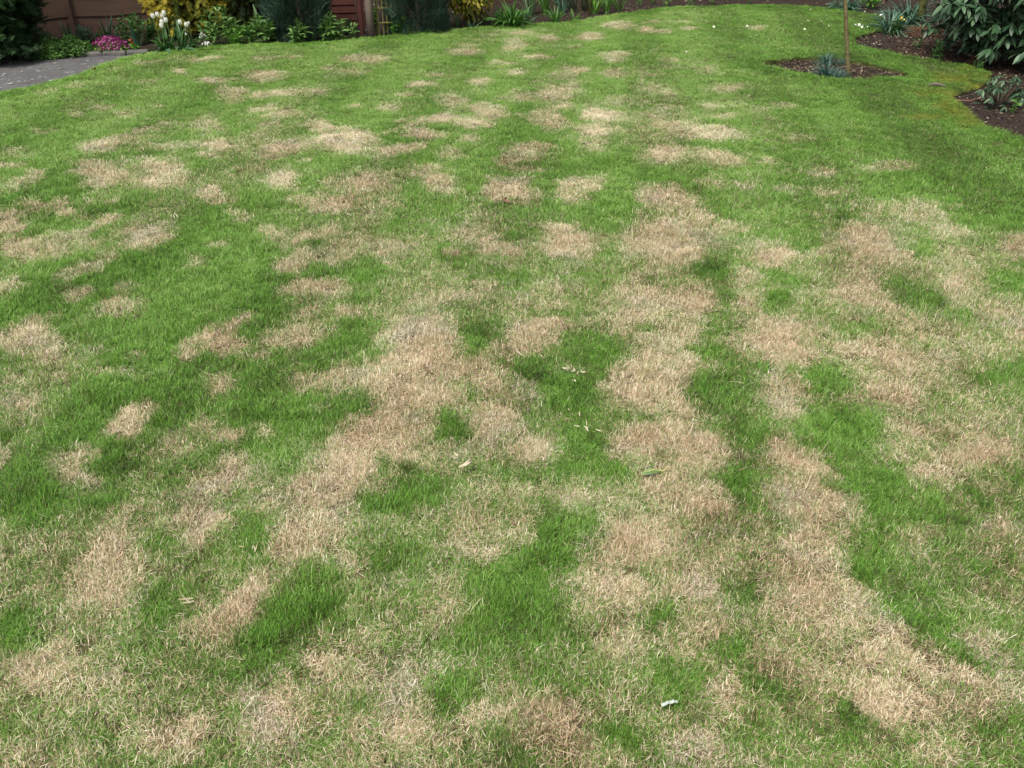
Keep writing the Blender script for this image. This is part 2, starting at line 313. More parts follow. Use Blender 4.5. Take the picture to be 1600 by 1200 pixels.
# ------------------------------------------------------------------ dryness of the turf, patch after patch
# (x, y, half width, half height, tilt, dryness) of each patch seen in the photograph, laid on the ground by g()
PATCH = [float(q) for q in """
1420 490 230 170 0 .50 1500 690 150 70 0 .48 860 440 220 110 0 .32 1070 840 120 170 0 .50 1290 1080 230 90 0 .48 200 1090 200 90 0 .42 720 1130 220 60 0 .42 760 800 110 60 0 .38 1330 150 150 80 0 .06 1200 60 150 40 0 .10 1560 260 120 60 0 .10 1420 210 120 40 0 .10 1080 30 120 14 0 .12 500 75 300 8 0 .08
172 111 22 4 -15 .55 226 98 18 4 0 .5 316 96 30 5 -5 .6 342 91 12 3 0 .7 281 113 11 4 0 .85 322 126 28 5 0 .8 362 145 20 12 10 .8
410 119 28 9 0 .8 440 145 36 6 -6 .85 500 144 12 4 0 .75 510 108 14 3 0 .6 417 93 16 3 0 .5 461 92 12 3 0 .6 412 170 20 5 0 .8
440 176 24 5 -12 .75 400 197 8 3 0 .8 425 194 20 6 0 .5 246 165 10 4 0 .6 205 178 14 5 0 .45 115 177 14 5 0 .5 150 167 14 4 0 .5
78 146 14 4 0 .5 118 136 20 4 0 .45 232 128 22 4 0 .45 228 203 14 5 -10 .75 252 195 10 3 0 .7 328 194 22 8 10 .6 168 226 38 9 -12 .85
268 228 48 7 -4 .6 343 229 30 8 0 .9 326 245 14 5 0 .75 437 236 38 10 -5 .85 540 222 46 20 0 .92 500 200 22 9 10 .8 475 253 12 4 0 .7
57 275 22 8 10 .8 33 290 28 9 -10 .55 157 275 40 22 0 .85 133 257 15 6 0 .75 252 272 42 22 10 .85 233 290 20 10 10 .9 438 283 30 14 -8 .9
337 310 26 9 0 .8 338 297 12 5 0 .8 160 319 14 5 0 .8 123 335 16 6 0 .85 57 328 20 6 0 .65 103 320 20 8 15 .6 12 261 24 5 0 .6
20 240 24 6 0 .5 60 210 20 5 0 .5 170 345 14 5 0 .8 10 355 22 14 -20 .85 227 373 34 15 -12 .9 513 320 34 12 -8 .85 530 285 20 8 -15 .6
473 313 16 6 0 .6 492 303 7 4 0 .8 375 340 24 12 20 .5 155 338 18 6 0 .05
590 93 24 5 0 .85 553 92 16 4 0 .6 729 72 16 3 0 .7 726 82 24 5 0 .85 683 117 18 4 0 .8 656 133 20 4 -8 .8 746 128 16 6 0 .8
636 149 12 4 0 .65 606 170 16 7 0 .75 556 166 10 3 0 .6 553 113 24 6 0 .5 803 70 18 9 -10 .65 816 53 22 3 0 .7 853 60 14 4 5 .85
763 56 10 2 0 .5 846 90 18 4 -4 .85 780 98 22 4 0 .6 813 113 16 4 0 .8 896 108 20 5 0 .75 876 119 22 4 0 .5 920 58 22 6 -4 .85
963 41 24 5 5 .75 973 35 9 2 0 .7 963 85 20 5 -5 .7 956 94 16 4 -5 .75 900 73 14 3 0 .5 1013 48 12 4 0 .9 1033 50 14 3 0 .6
1020 36 18 2 0 .7 1060 35 12 2 0 .6 960 113 20 6 0 .65 1043 97 16 5 0 .6 1010 117 14 3 0 .6 1035 143 22 7 0 .65 870 147 28 12 -8 .8
897 131 10 4 0 .8 875 167 16 6 -10 .75 853 190 32 14 12 .82 766 175 34 12 4 .85 736 197 28 9 0 .8 706 163 20 12 10 .7 683 188 26 8 -8 .88
660 210 28 9 8 .88 630 191 14 4 -25 .8 612 208 10 3 -25 .7 622 238 32 9 -8 .95 730 221 24 7 0 .75 700 242 26 8 0 .55 820 240 42 14 -6 .8
805 250 24 6 -5 .8 805 152 22 8 0 .6 941 181 28 8 0 .95 936 203 28 10 5 .9 920 227 24 8 0 .7 960 157 18 8 10 .5 1040 168 20 7 0 .65
1050 198 20 9 5 .8 1040 240 40 12 -3 .85 573 287 30 22 -10 .87 680 282 34 16 18 .8 650 275 18 8 10 .75 796 298 40 18 0 .92
790 316 14 4 0 .1 908 290 36 13 -15 .8 893 308 26 10 0 .7 1035 310 46 18 0 .85 610 318 20 6 0 .6 816 268 30 5 0 .55
1079 47 13 3 0 .75 1180 43 14 3 0 .7 1126 137 30 7 0 .6 1103 110 20 7 0 .4 1106 166 16 6 0 .6 1136 182 12 4 0 .6 1222 167 16 5 0 .5
1110 207 44 12 8 .78 1126 247 48 11 8 .82 1206 252 14 4 0 .7 1246 217 20 6 0 .4 1275 268 22 8 0 .7 1392 262 40 8 0 .5
1172 292 14 5 0 .75 1116 287 20 8 0 .5 1300 303 26 6 0 .7 1226 300 20 6 0 .5
27 388 28 8 -5 .85 80 387 50 14 -8 .7 137 363 16 8 -10 .7 103 367 20 5 0 .6 170 348 18 6 0 .85 150 413 20 8 -20 .65 117 427 24 8 -15 .55
115 460 26 9 -12 .75 20 447 20 12 -20 .6 193 443 14 7 0 .6 193 473 34 14 -5 .7 350 383 14 6 0 .65 300 413 24 6 -8 .4 417 367 18 8 0 .65
470 373 24 7 -15 .8 520 365 18 8 0 .85 450 415 22 8 10 .85 477 400 12 12 0 .75 520 403 22 10 0 .6 497 382 18 8 0 .0 493 457 44 14 0 .85
53 527 38 22 -15 .92 77 552 18 14 20 .8 8 533 20 8 0 .8 80 587 24 14 0 .5 373 500 16 8 -30 .85 337 523 28 12 -15 .92 358 540 26 11 0 .9
293 547 18 14 30 .75 460 523 46 14 -10 .75 480 493 24 8 -10 .6 400 553 22 10 0 .5 187 580 22 9 0 .6 213 557 16 8 0 .5 143 547 12 6 0 .55
333 597 18 14 -20 .7 523 595 24 18 0 .85 477 597 18 14 0 .6 250 430 44 28 0 .05 370 463 54 16 -20 .1 233 583 34 14 0 .12 530 540 30 14 -20 .08
590 385 52 14 -5 .6 613 416 14 5 0 .7 738 363 26 7 0 .65 790 390 30 8 8 .9 763 377 18 8 20 .8 886 377 44 17 8 .9 925 385 18 7 10 .8
1040 372 60 30 0 .9 700 397 26 14 0 .12 710 393 13 4 0 .85 760 447 20 7 0 .75 700 462 50 9 -12 .65 1020 425 30 8 0 .6 1010 470 46 26 0 .85
835 480 50 12 -5 .6 870 450 26 8 0 .6 583 433 34 12 -10 .05 793 433 40 15 0 .18 935 435 40 14 0 .2 950 395 24 14 0 .2 826 365 18 8 0 .15
950 357 24 10 0 .15 1010 513 50 20 0 .8 650 580 64 32 -10 .93 665 530 56 32 0 .93 750 590 34 24 0 .78 560 600 50 22 0 .75 545 497 20 8 0 .7
860 517 26 13 0 .92 820 535 38 20 -5 .88 1040 525 45 22 0 .75 1010 573 50 22 -3 .88 1010 603 55 20 0 .9 750 530 28 28 20 .06 725 497 22 14 0 .3
590 510 40 10 -15 .15 545 533 30 12 -10 .05 926 553 40 28 0 .08 835 578 40 16 0 .1 885 605 50 18 10 .05 1008 513 16 8 0 .2
1086 335 24 12 0 .8 1130 355 34 12 0 .6 1073 393 22 14 0 .92 1195 398 40 17 12 .9 1165 435 14 16 0 .75 1352 383 44 24 30 .88
1388 410 26 12 0 .85 1270 388 18 12 0 .65 1420 335 50 16 0 .6 1495 360 30 12 20 .65 1590 385 24 16 0 .8 1345 455 34 26 0 .82
1380 478 26 10 20 .75 1510 450 28 15 0 .85 1503 408 24 12 0 .6 1560 490 34 16 0 .65 1590 525 22 14 0 .85 1535 550 24 6 0 .7
1085 472 30 24 0 .9 1216 517 48 18 0 .95 1210 550 60 20 10 .93 1175 475 18 12 0 .75 1085 577 25 14 0 .88 1350 547 40 12 5 .85
1395 562 50 14 10 .85 1460 570 30 12 0 .8 1415 515 50 14 10 .65 1386 597 40 14 0 .75 1215 600 26 18 0 .7
1250 350 34 14 0 .15 1250 380 24 12 0 .15 1226 443 34 11 15 .08 1226 477 30 11 0 .06 1280 493 34 14 0 .25 1340 517 40 10 0 .15
1430 460 50 20 25 .12 1452 393 24 13 0 .1 1533 350 50 14 5 .06 1573 443 40 20 0 .06 1100 417 32 14 20 .0 1106 500 14 12 0 .2
1110 550 22 20 20 .1 1115 600 40 18 0 .08 1285 597 50 20 0 .08 1566 593 50 20 0 .2 1496 497 20 12 0 .2 1320 343 24 6 0 .08
210 653 38 14 -30 .92 197 673 22 9 0 .85 30 633 18 8 0 .8 20 663 30 10 -15 .5 40 675 14 4 0 .6 8 710 14 12 0 .6 127 717 44 14 -12 .65
107 750 30 13 -5 .9 307 670 18 12 0 .7 350 682 24 10 0 .75 277 693 26 14 0 .55 377 720 20 9 -10 .85 363 747 42 14 -5 .92 307 770 36 12 -10 .8
417 673 12 10 0 .65 317 815 40 22 0 .92 307 847 16 12 0 .9 505 770 42 42 -20 .94 475 833 52 34 0 .9 522 727 24 24 0 .9 433 787 26 14 0 .7
167 867 36 24 -10 .9 160 893 45 16 0 .9 190 800 40 20 -15 .45 483 643 16 7 0 .6 400 623 60 18 -8 .08 273 643 30 20 0 .12 150 637 44 22 -20 .12
43 760 54 40 0 .06 70 805 50 28 0 .08 180 730 26 18 0 .06 160 778 40 14 -15 .08 320 727 28 8 0 .25 447 737 36 14 0 .2 245 842 34 26 0 .2
397 833 36 26 0 .1 230 685 20 10 0 .1 450 690 30 16 0 .15 40 880 40 14 0 .15 100 880 20 14 0 .2
635 620 60 26 0 .94 595 683 56 38 -15 .95 555 733 34 30 -20 .94 630 722 40 12 0 .85 763 665 36 22 10 .9 833 703 34 13 -5 .9 820 770 40 8 0 .65
900 780 20 12 0 .75 810 815 12 6 0 .8 745 835 44 22 -5 .65 706 860 24 12 0 .78 745 873 30 8 0 .8 1010 617 60 26 0 .9 1030 690 50 24 0 .92
980 700 25 18 0 .85 1035 760 42 24 0 .86 1000 840 56 34 0 .9 560 800 20 16 0 .5 543 880 16 20 0 .8 696 670 24 26 10 .04 650 773 62 20 -8 .03
593 787 36 14 0 .08 610 877 46 22 0 .15 765 733 34 12 0 .12 900 627 42 22 0 .0 910 700 46 40 0 .08 957 743 40 14 20 .08 893 833 56 28 -5 .08
866 877 50 24 0 .04 723 610 16 14 0 .2 555 640 24 20 0 .1 1016 657 14 8 0 .25 643 746 16 6 0 .1 606 730 18 10 0 .1 823 660 16 8 0 .15
1216 625 34 20 0 .85 1206 693 20 14 0 .86 1252 733 50 20 20 .9 1272 797 56 26 10 .88 1282 847 50 30 10 .9 1252 877 50 22 0 .86
1092 710 34 20 10 .92 1072 650 20 30 0 .8 1086 790 36 20 0 .9 1400 623 50 14 10 .87 1412 673 34 12 0 .77 1510 673 44 12 0 .6
1516 713 50 18 -20 .94 1460 737 30 14 -10 .94 1566 693 26 14 0 .8 1535 790 40 14 0 .5 1566 827 26 14 0 .65 1432 857 18 14 0 .6
1129 620 50 16 0 .04 1166 667 34 22 0 .08 1313 677 62 34 0 .0 1146 750 42 20 0 .04 1160 797 34 22 20 .12 1366 760 44 36 30 .04
1400 817 40 24 0 .12 1366 860 50 28 0 .18 1516 790 26 14 30 .08 1493 820 20 8 0 .08 1586 747 22 16 0 .02 1466 883 60 20 0 .22
1460 650 40 12 0 .3 1096 880 40 20 0 .6
160 920 60 20 0 .92 410 920 34 16 -25 .97 375 950 30 22 -30 .95 345 985 36 22 -15 .92 183 957 24 8 0 .8 75 1045 50 24 0 .88
175 1060 40 14 0 .7 150 1085 40 22 0 .65 283 1165 55 26 -10 .92 417 1150 50 32 0 .9 433 1100 40 22 0 .88 510 1035 30 26 0 .87
465 945 66 44 -25 .0 405 1020 48 34 -35 .0 358 1065 36 16 0 .0 265 943 44 26 -10 .18 258 1000 40 24 0 .25 25 990 40 40 0 .08
115 985 40 14 0 .3 300 1040 26 16 0 .2 20 1150 34 36 0 .2 100 1165 60 30 0 .35 30 1100 30 14 0 .3 515 975 26 16 0 .1 493 1180 50 24 0 .2
333 1143 14 8 0 .1 700 943 22 34 0 .65 643 1060 34 22 0 .78 623 1117 60 26 0 .78 763 1125 40 18 0 .87 876 1127 44 20 0 .9
886 1165 50 24 0 .78 953 920 50 22 0 .94 1000 1010 50 20 0 .6 950 990 24 16 0 .65 553 1050 30 36 0 .6 980 1073 20 10 0 .55
1010 1190 40 14 0 .6 816 933 76 38 0 .03 793 993 80 36 -5 .06 720 1073 44 26 0 .05 693 1100 34 18 0 .04 883 1067 60 24 0 .18
966 1147 34 18 0 .05 1033 1067 40 24 0 .08 583 943 40 20 0 .3 793 1180 44 20 0 .2 573 1097 20 16 0 .2 1033 977 24 22 0 .1 1010 912 14 10 0 .08
1086 920 30 20 0 .92 1272 927 50 28 0 .95 1326 950 30 22 40 .92 1252 967 50 20 0 .82 1400 1010 60 20 25 .94 1466 1040 60 16 20 .95
1400 1087 60 26 0 .9 1566 1067 40 30 0 .82 1530 1007 26 12 0 .77 1366 1027 50 24 0 .87 1500 1093 50 16 0 .82 1400 1120 30 14 0 .8
1110 997 30 20 0 .75 1080 1035 20 16 0 .7 1110 1177 40 20 0 .82 1120 1100 14 10 0 .8 1252 1050 60 30 0 .62 1300 983 40 20 0 .77
1483 1183 50 16 0 .7 1166 930 26 20 0 .18 1483 933 110 44 10 .28 1450 985 50 20 30 .06 1510 1027 20 10 0 .08 1150 1023 30 16 0 .08
1200 1090 42 24 20 .02 1080 1087 25 26 0 .08 1300 1165 110 26 0 .3 1340 1130 30 12 0 .08 1550 1160 50 30 0 .3 1183 1165 40 20 0 .22
""".split()]
PATCH = np.array(PATCH).reshape(-1, 6)
DARKP = [(155,338,16,5),(497,383,16,6),(700,398,22,9),(790,316,14,4),(1100,417,30,11),(1320,343,22,5),(1010,432,14,4),(643,746,14,5),(606,732,16,8),  # dark tufts; shade in dips and crevices is also painted in here
    (790,250,22,4),(845,247,14,3),(755,520,20,16),(1516,792,24,12),(1493,820,18,7),(1510,1030,20,8),(1340,1132,26,9),(690,1100,26,12),(1420,1000,30,8),
    (1205,1095,30,14),(358,1065,26,10),(180,735,20,10),(830,585,30,10),(1150,790,24,8),(870,165,16,3),(815,262,20,3),(440,247,26,3),(700,205,18,3)]
def turf(P):
    """dryness 0..1, dark tufts and painted crevice shade 0..1, moss 0..1 at ground points"""
    x, y = P[:, 0], P[:, 1]
    wk = .42+.58*sst(1.6, 4.5, y); wx = x+.17*wk*(fbm(x, y, 6, 21)-.5)+.05*(fbm(x, y, 26, 22, 2)-.5)
    wy = y+.20*wk*(fbm(x, y, 5, 31)-.5)+.06*(fbm(x, y, 26, 32, 2)-.5)
    big = fbm((x-.104*y)*1.5, y*.75, 1.7, 41, 3)
    near = sst(4.2, 1.6, y); mid = sst(8.5, 5, y)
    q0 = g(905, 660); qq = (x-q0.x-.104*(y-q0.y))/.86          # mowing stripes, about 43 cm each, run away from the camera
    stripe = sst(-.5, .5, np.cos(qq*2*math.pi+.9*(fbm(x, y, .8, 43)-.5)))
    v = .075+.055*mid+.15*near+(.70*(big-.5))*(0.5+.6*mid)-.12*(stripe-.5)-.07*mid*sst(-.3, -1.6, x)
    rag = .62*(fbm(x, y, 13, 45, 3)-.5)+.35*(fbm(x, y, 45, 46, 2)-.5)
    # beyond the frame the same kind of patches go on
    blot = sst(.50, .62, fbm(x, y, 1.9, 51, 3))
    edge = sst(.05, .5, np.abs(x)-(y*.62*.87+.62*.9)) + sst(.95, .7, y)
    v = np.clip(v+.55*blot*np.clip(edge, 0, 1), 0, 1)
    for px, py, rx, ry, an, val in PATCH:
        if val > .4 and py < 260: val = val*(.90 if rx < 25 else .97)
        if val > .5 and py > 330: rx, ry = rx*1.13, ry*1.16
        c = g(px, py); e1 = g(px+4, py)-g(px-4, py); e2 = g(px, py+4)-g(px, py-4)
        a11, a21, a12, a22 = e1.x/8, e1.y/8, e2.x/8, e2.y/8
        det = a11*a22-a12*a21
        dx, dy = wx-c.x, wy-c.y
        rad = max(rx, ry)*2.2
        far = (abs(dx) > rad*abs(a11)*1.5+.05) | (abs(dy) > rad*abs(a22)*1.5+.05)
        m = ~far
        if not m.any(): continue
        qx = (a22*dx[m]-a12*dy[m])/det; qy = (-a21*dx[m]+a11*dy[m])/det
        ca, sa = math.cos(R(an)), math.sin(R(an))
        d = np.hypot((qx*ca+qy*sa)/rx, (-qx*sa+qy*ca)/ry)+rag[m]
        al = sst(1.55, .45, d)*(.93 if val < .5 else .95)
        v[m] = v[m]*(1-al)+val*al
    dk = np.zeros(len(P))
    for px, py, rx, ry in DARKP:
        c = g(px, py); s = ppm(px, py); e2 = (g(px, py+4)-g(px, py-4)).y/8
        d = np.hypot((wx-c.x)*s/rx, (wy-c.y)/(e2*ry)); dk = np.maximum(dk, sst(1.4, .5, d))
    ms = np.zeros(len(P))
    for px, py, rx, ry in [(1470, 150, 55, 14), (1500, 175, 34, 18), (1500, 125, 46, 13), (1530, 112, 30, 9), (1440, 143, 24, 8), (1520, 196, 22, 10), (1440, 180, 26, 7)]:
        c = g(px, py); s = ppm(px, py); e2 = (g(px, py+4)-g(px, py-4)).y/8
        d = np.hypot((wx-c.x)*s/rx, (wy-c.y)/(e2*ry)); ms = np.maximum(ms, sst(1.25, .6, d))
    ms = ms*sst(.34, .54, fbm(x, y, 7, 61, 4)+.06)*(.7+.3*RNG.random(len(x)))
    v = v+.22*(fbm(x, y, 10, 47, 3)-.5)*(1-np.abs(2*v-1)*.4)
    return np.clip(v, 0, 1), dk, ms, stripe

# ------------------------------------------------------------------ ground, lawn, soil, path
def grid_mesh(name, x0, x1, y0, y1, c, zf, mat, keep=None, snap=None, attrs=None, skirt=0):
    nx, ny = int((x1-x0)/c)+1, int((y1-y0)/c)+1
    X, Y = np.meshgrid(x0+np.arange(nx)*c, y0+np.arange(ny)*c); P = np.stack([X.ravel(), Y.ravel()], 1)
    i = np.arange(nx-1)[None, :]+np.arange(ny-1)[:, None]*nx
    Q = np.stack([i, i+1, i+nx+1, i+nx], -1).reshape(-1, 4)
    if keep is not None:
        Q = Q[keep(P[Q].mean(1))]
        u, inv = np.unique(Q, return_inverse=True); P = P[u]; Q = inv.reshape(-1, 4)
        E = np.sort(np.stack([Q, np.roll(Q, -1, 1)], -1).reshape(-1, 2), 1)
        D = np.stack([Q, np.roll(Q, -1, 1)], -1).reshape(-1, 2)
        key = E[:, 0].astype(np.int64)*len(P)+E[:, 1]; k, first, cnt = np.unique(key, return_index=True, return_counts=True)
        bd = D[first[cnt == 1]]; bv = np.unique(bd)
        for pl in snap:
            d, q = nearest(P[bv], pl); m = d < c*1.3; P[bv[m]] = q[m]
    Z = zf(P[:, 0], P[:, 1]); V = np.column_stack([P, Z]); n0 = len(V)
    faces = [tuple(q) for q in Q.tolist()]
    if skirt and keep is not None:
        mp = {int(b): n0+j for j, b in enumerate(bv)}
        low = V[bv].copy(); low[:, 2] -= skirt; V = np.concatenate([V, low])
        faces += [(int(b), int(a), mp[int(a)], mp[int(b)]) for a, b in bd]
    me = bpy.data.meshes.new(name); me.from_pydata(V.tolist(), [], faces); me.update()
    me.polygons.foreach_set('use_smooth', np.ones(len(me.polygons), bool))
    if attrs:
        for nm, fn in attrs(V[:, :2]).items():
            a = me.attributes.new(nm, 'FLOAT', 'POINT'); a.data.foreach_set('value', fn.astype(np.float32))
    me.materials.append(mat); o = bpy.data.objects.new(name, me); COL.objects.link(o); o['kind'] = 'structure'
    return o
mb = MB(); mb.add([(-150, -150, -.16), (150, -150, -.16), (150, 150, -.16), (-150, 150, -.16)], [(0, 1, 2, 3)])
gm = plain('rough_ground', (.05, .07, .02), (.10, .12, .045), 3, .95)
tag(mb.build('ground', gm), kind='structure')
def soil_z(x, y):
    z = -.030+.034*(fbm(x, y, 5, 71)-.5)+.022*(fbm(x, y, 22, 72, 2)-.5)
    return z+.05*sst(.3, 1.4, y-(9.2+.43*(x+3.4)))*(x < 3)
grid_mesh('flower_bed_soil', -9, 9.5, 5.0, 14, .045, soil_z, M_SOIL)
def la(P):
    d, dk, ms, _ = turf(P); return dict(dry=np.clip(d*.9, 0, 1), moss=ms)
grid_mesh('lawn', -9.2, 7.4, -1.8, 11.6, .045, lawn_z, M_THATCH, on_lawn, [LAWN, DIAM], la, .09)
# path: a cast slab with a cut edge against the grass
pth = [tuple(g(x, y, -.005))[:2] for x, y in [(-260, 96), (-120, 95), (0, 94), (70, 91), (118, 89), (180, 87), (236, 85), (195, 92.5), (150, 108), (110, 124), (60, 136), (0, 149)]]
pth += [(-6.6, 5.7), (-9.5, 4.3), (-9.5, 8.0)]
n = len(pth)
mb = MB(); mb.add([(x, y, -.005) for x, y in pth]+[(x, y, -.10) for x, y in pth], [tuple(range(n))[::-1]]+[(i, (i+1) % n, n+(i+1) % n, n+i) for i in range(n)])
tag(mb.build('path', path_material()), kind='structure')

# ------------------------------------------------------------------ turf: tufts of real blades set on the lawn
def blade(mb, base, az, el, L, w, segs, bend, curl, rnd):
    p = Vector(base); v = []; t = []; f = []
    for i in range(segs+1):
        k = i/segs; d = Vector((math.cos(az)*math.cos(el), math.sin(az)*math.cos(el), math.sin(el)))
        sd_ = Vector((-math.sin(az), math.cos(az), 0)); ww = w*(1-.35*k)*.5 if i < segs else w*.08
        v += [p-sd_*ww, p+sd_*ww]; t += [k, k]
        p = p+d*(L/segs); el -= bend/segs; az += curl/segs
        if p.z < .001: p.z = .001
    for i in range(segs): f.append((2*i, 2*i+1, 2*i+3, 2*i+2))
    mb.add([tuple(q) for q in v], f, rnd, t)
tuftc = bpy.data.collections.new('tuft_shapes')
def tuft(i, kind):
    mb = MB(); rs = random.Random(100+i)
    nb = {'green': 44, 'straw': 48, 'lush': 38}[kind]
    for k in range(nb):
        a, r = rs.uniform(0, 6.283), .030*math.sqrt(rs.random()); b = (r*math.cos(a), r*math.sin(a), .0)
        if kind == 'green':
            blade(mb, b, rs.uniform(0, 6.283), R(rs.triangular(15, 88, 60)), rs.uniform(.011, .026), rs.uniform(.0010, .0020), 2, R(rs.uniform(0, 60)), rs.uniform(-.5, .5), rs.random())
        elif kind == 'lush':
            blade(mb, b, rs.uniform(0, 6.283), R(rs.triangular(30, 88, 65)), rs.uniform(.018, .040), rs.uniform(.0012, .0024), 3, R(rs.uniform(10, 80)), rs.uniform(-.6, .6), rs.random())
        else:
            up = rs.random() < .3
            blade(mb, (b[0], b[1], rs.uniform(.001, .012)), rs.uniform(0, 6.283), R(rs.uniform(35, 85) if up else rs.uniform(0, 35)),
                  rs.uniform(.012, .024) if up else rs.uniform(.012, .032), rs.uniform(.0009, .0019), 3, R(rs.uniform(0, 60)), rs.uniform(-.9, .9), rs.random())
    me = mb.mesh('tuft', M_GRASS); o = bpy.data.objects.new('tuft_%02d' % i, me); tuftc.objects.link(o)
for i in range(21): tuft(i, ['green', 'lush', 'straw'][i//7])
def scatter_points():
    out = []
    for (y0, y1, dens, sc) in [(-.3, 2.3, 5400, .80), (2.3, 4.0, 3700, .92), (4.0, 6.5, 2000, 1.2), (6.5, 11.6, 1500, 1.35)]:
        hw = lambda y: .62*(y*.84+.87)+.55
        W_ = hw(y1); N = int(dens*(y1-y0)*2*W_)
        p = np.column_stack([RNG.uniform(-W_, W_, N), RNG.uniform(y0, y1, N)])
        p = p[np.abs(p[:, 0]) < hw(p[:, 1])]; p = p[on_lawn(p)]
        out.append(np.column_stack([p, np.full(len(p), sc)]))
    A = np.concatenate(out); P = A[:, :2]; sc = A[:, 2]; N = len(A)
    dry, dk, ms, stripe = turf(P); x, y = P.T
    fine = fbm(x, y, 38, 81, 2)-.5
    d = np.clip(dry+fine*.55*(1-np.abs(2*dry-1)*.35), 0, 1)
    eb = np.minimum(nearest(P, LAWN)[0], nearest(P, DIAM)[0]); edge = sst(.30, .05, eb)
    d = d*(1-.8*edge)
    u = RNG.random(N)
    d = np.clip(d, 0, 1); d = d*sst(-.10, .34, d)
    straw = u < np.clip(d*1.15-.10, 0, 1)
    lush = (~straw) & ((RNG.random(N) < sst(.28, .02, dry)*.5*sst(6, 2.5, y)) | (RNG.random(N) < edge*.7) | (RNG.random(N) < dk*.8))
    var = RNG.integers(0, 7, N)+np.where(straw, 14, np.where(lush, 7, 0))
    tone = .5+.75*(fbm(x, y, 3.1, 91, 3)-.5)+.5*(fbm(x, y, 30, 92, 2)-.5)+RNG.normal(0, .07, N)
    tone += .42*(stripe-.5)*sst(1.2, 4.5, y)
    tone += np.where(y > 5, .06, 0)-.12*edge-.6*dk+.13*sst(3.5, 6, y)*sst(2.8, 1.6, x)+.06*sst(0, -1.5, x)-.06*sst(.2, 0, dry)*sst(6, 3, y)
    tone -= .42*sst(1.6, 3.2, x-.15*(y-6))*sst(3.5, 6, y)  # far right lawn: shade put into the blade tone as deeper green
    d = np.clip(d+.30*(fbm(x, y*1.6, 2.6, 97, 3)-.45)*sst(3.5, 6, y)*(1-sst(2.0, 3.4, x)), 0, 1)
    th = sst(.56, .68, fbm(x, y, 8, 101, 3)); tone -= th*(.14+.24*sst(3.5, 1.5, y))+.06*sst(3, 1.2, y)
    h = (.85+.5*fbm(x, y, 5, 95))*np.where(straw, 1.0, 1.0-.25*dry)*(1-.55*ms)
    h *= 1-.42*sst(3, 6.5, y); h *= np.where(lush, .85, 1)
    h *= .55+.9*vn(x*24, y*24, 96)*(.6+.8*vn(x*9, y*9, 99))
    keep = (RNG.random(N) > .10*dk) & ~((vn(x*34, y*34, 98) < .20*(.4+dry)) & (RNG.random(N) < .75))
    P, x, y, sc, d, tone, ms, var, h = P[keep], x[keep], y[keep], sc[keep], d[keep], tone[keep], ms[keep], var[keep], h[keep]; N = len(P)
    V = np.column_stack([P, lawn_z(x, y)-.001])
    me = bpy.data.meshes.new('grass_points'); me.vertices.add(N); me.vertices.foreach_set('co', V.ravel().astype(np.float32)); me.update()
    rot = np.column_stack([RNG.normal(0, .10, N), RNG.normal(0, .10, N), RNG.uniform(0, 6.283, N)])
    scl = np.column_stack([sc, sc, np.sqrt(sc)*h])
    for nm, ty, a in [('dry', 'FLOAT', d), ('tone', 'FLOAT', tone), ('moss', 'FLOAT', ms), ('rot', 'FLOAT_VECTOR', rot), ('scl', 'FLOAT_VECTOR', scl)]:
        at = me.attributes.new(nm, ty, 'POINT'); at.data.foreach_set('value' if ty == 'FLOAT' else 'vector', a.ravel().astype(np.float32))
    at = me.attributes.new('variant', 'INT', 'POINT'); at.data.foreach_set('value', var.astype(np.int32))
    print('tufts', N)
    return me
o = bpy.data.objects.new('grass', scatter_points()); COL.objects.link(o)
tag(o, 'short patchy turf, green with bleached straw patches', 'grass', kind='stuff')
ng = bpy.data.node_groups.new('turf', 'GeometryNodeTree')
ng.interface.new_socket('Geometry', in_out='INPUT', socket_type='NodeSocketGeometry'); ng.interface.new_socket('Geometry', in_out='OUTPUT', socket_type='NodeSocketGeometry')
gi, go = ng.nodes.new('NodeGroupInput'), ng.nodes.new('NodeGroupOutput')
iop = ng.nodes.new('GeometryNodeInstanceOnPoints'); ci = ng.nodes.new('GeometryNodeCollectionInfo')
ci.inputs['Collection'].default_value = tuftc; ci.inputs['Separate Children'].default_value = True; ci.inputs['Reset Children'].default_value = True
iop.inputs['Pick Instance'].default_value = True
def na(nm, ty):
    q = ng.nodes.new('GeometryNodeInputNamedAttribute'); q.data_type = ty; q.inputs[0].default_value = nm; return q.outputs['Attribute']
ng.links.new(gi.outputs[0], iop.inputs['Points']); ng.links.new(ci.outputs[0], iop.inputs['Instance'])
ng.links.new(na('variant', 'INT'), iop.inputs['Instance Index']); ng.links.new(na('rot', 'FLOAT_VECTOR'), iop.inputs['Rotation'])
ng.links.new(na('scl', 'FLOAT_VECTOR'), iop.inputs['Scale']); ng.links.new(iop.outputs[0], go.inputs[0])
md = o.modifiers.new('turf', 'NODES'); md.node_group = ng
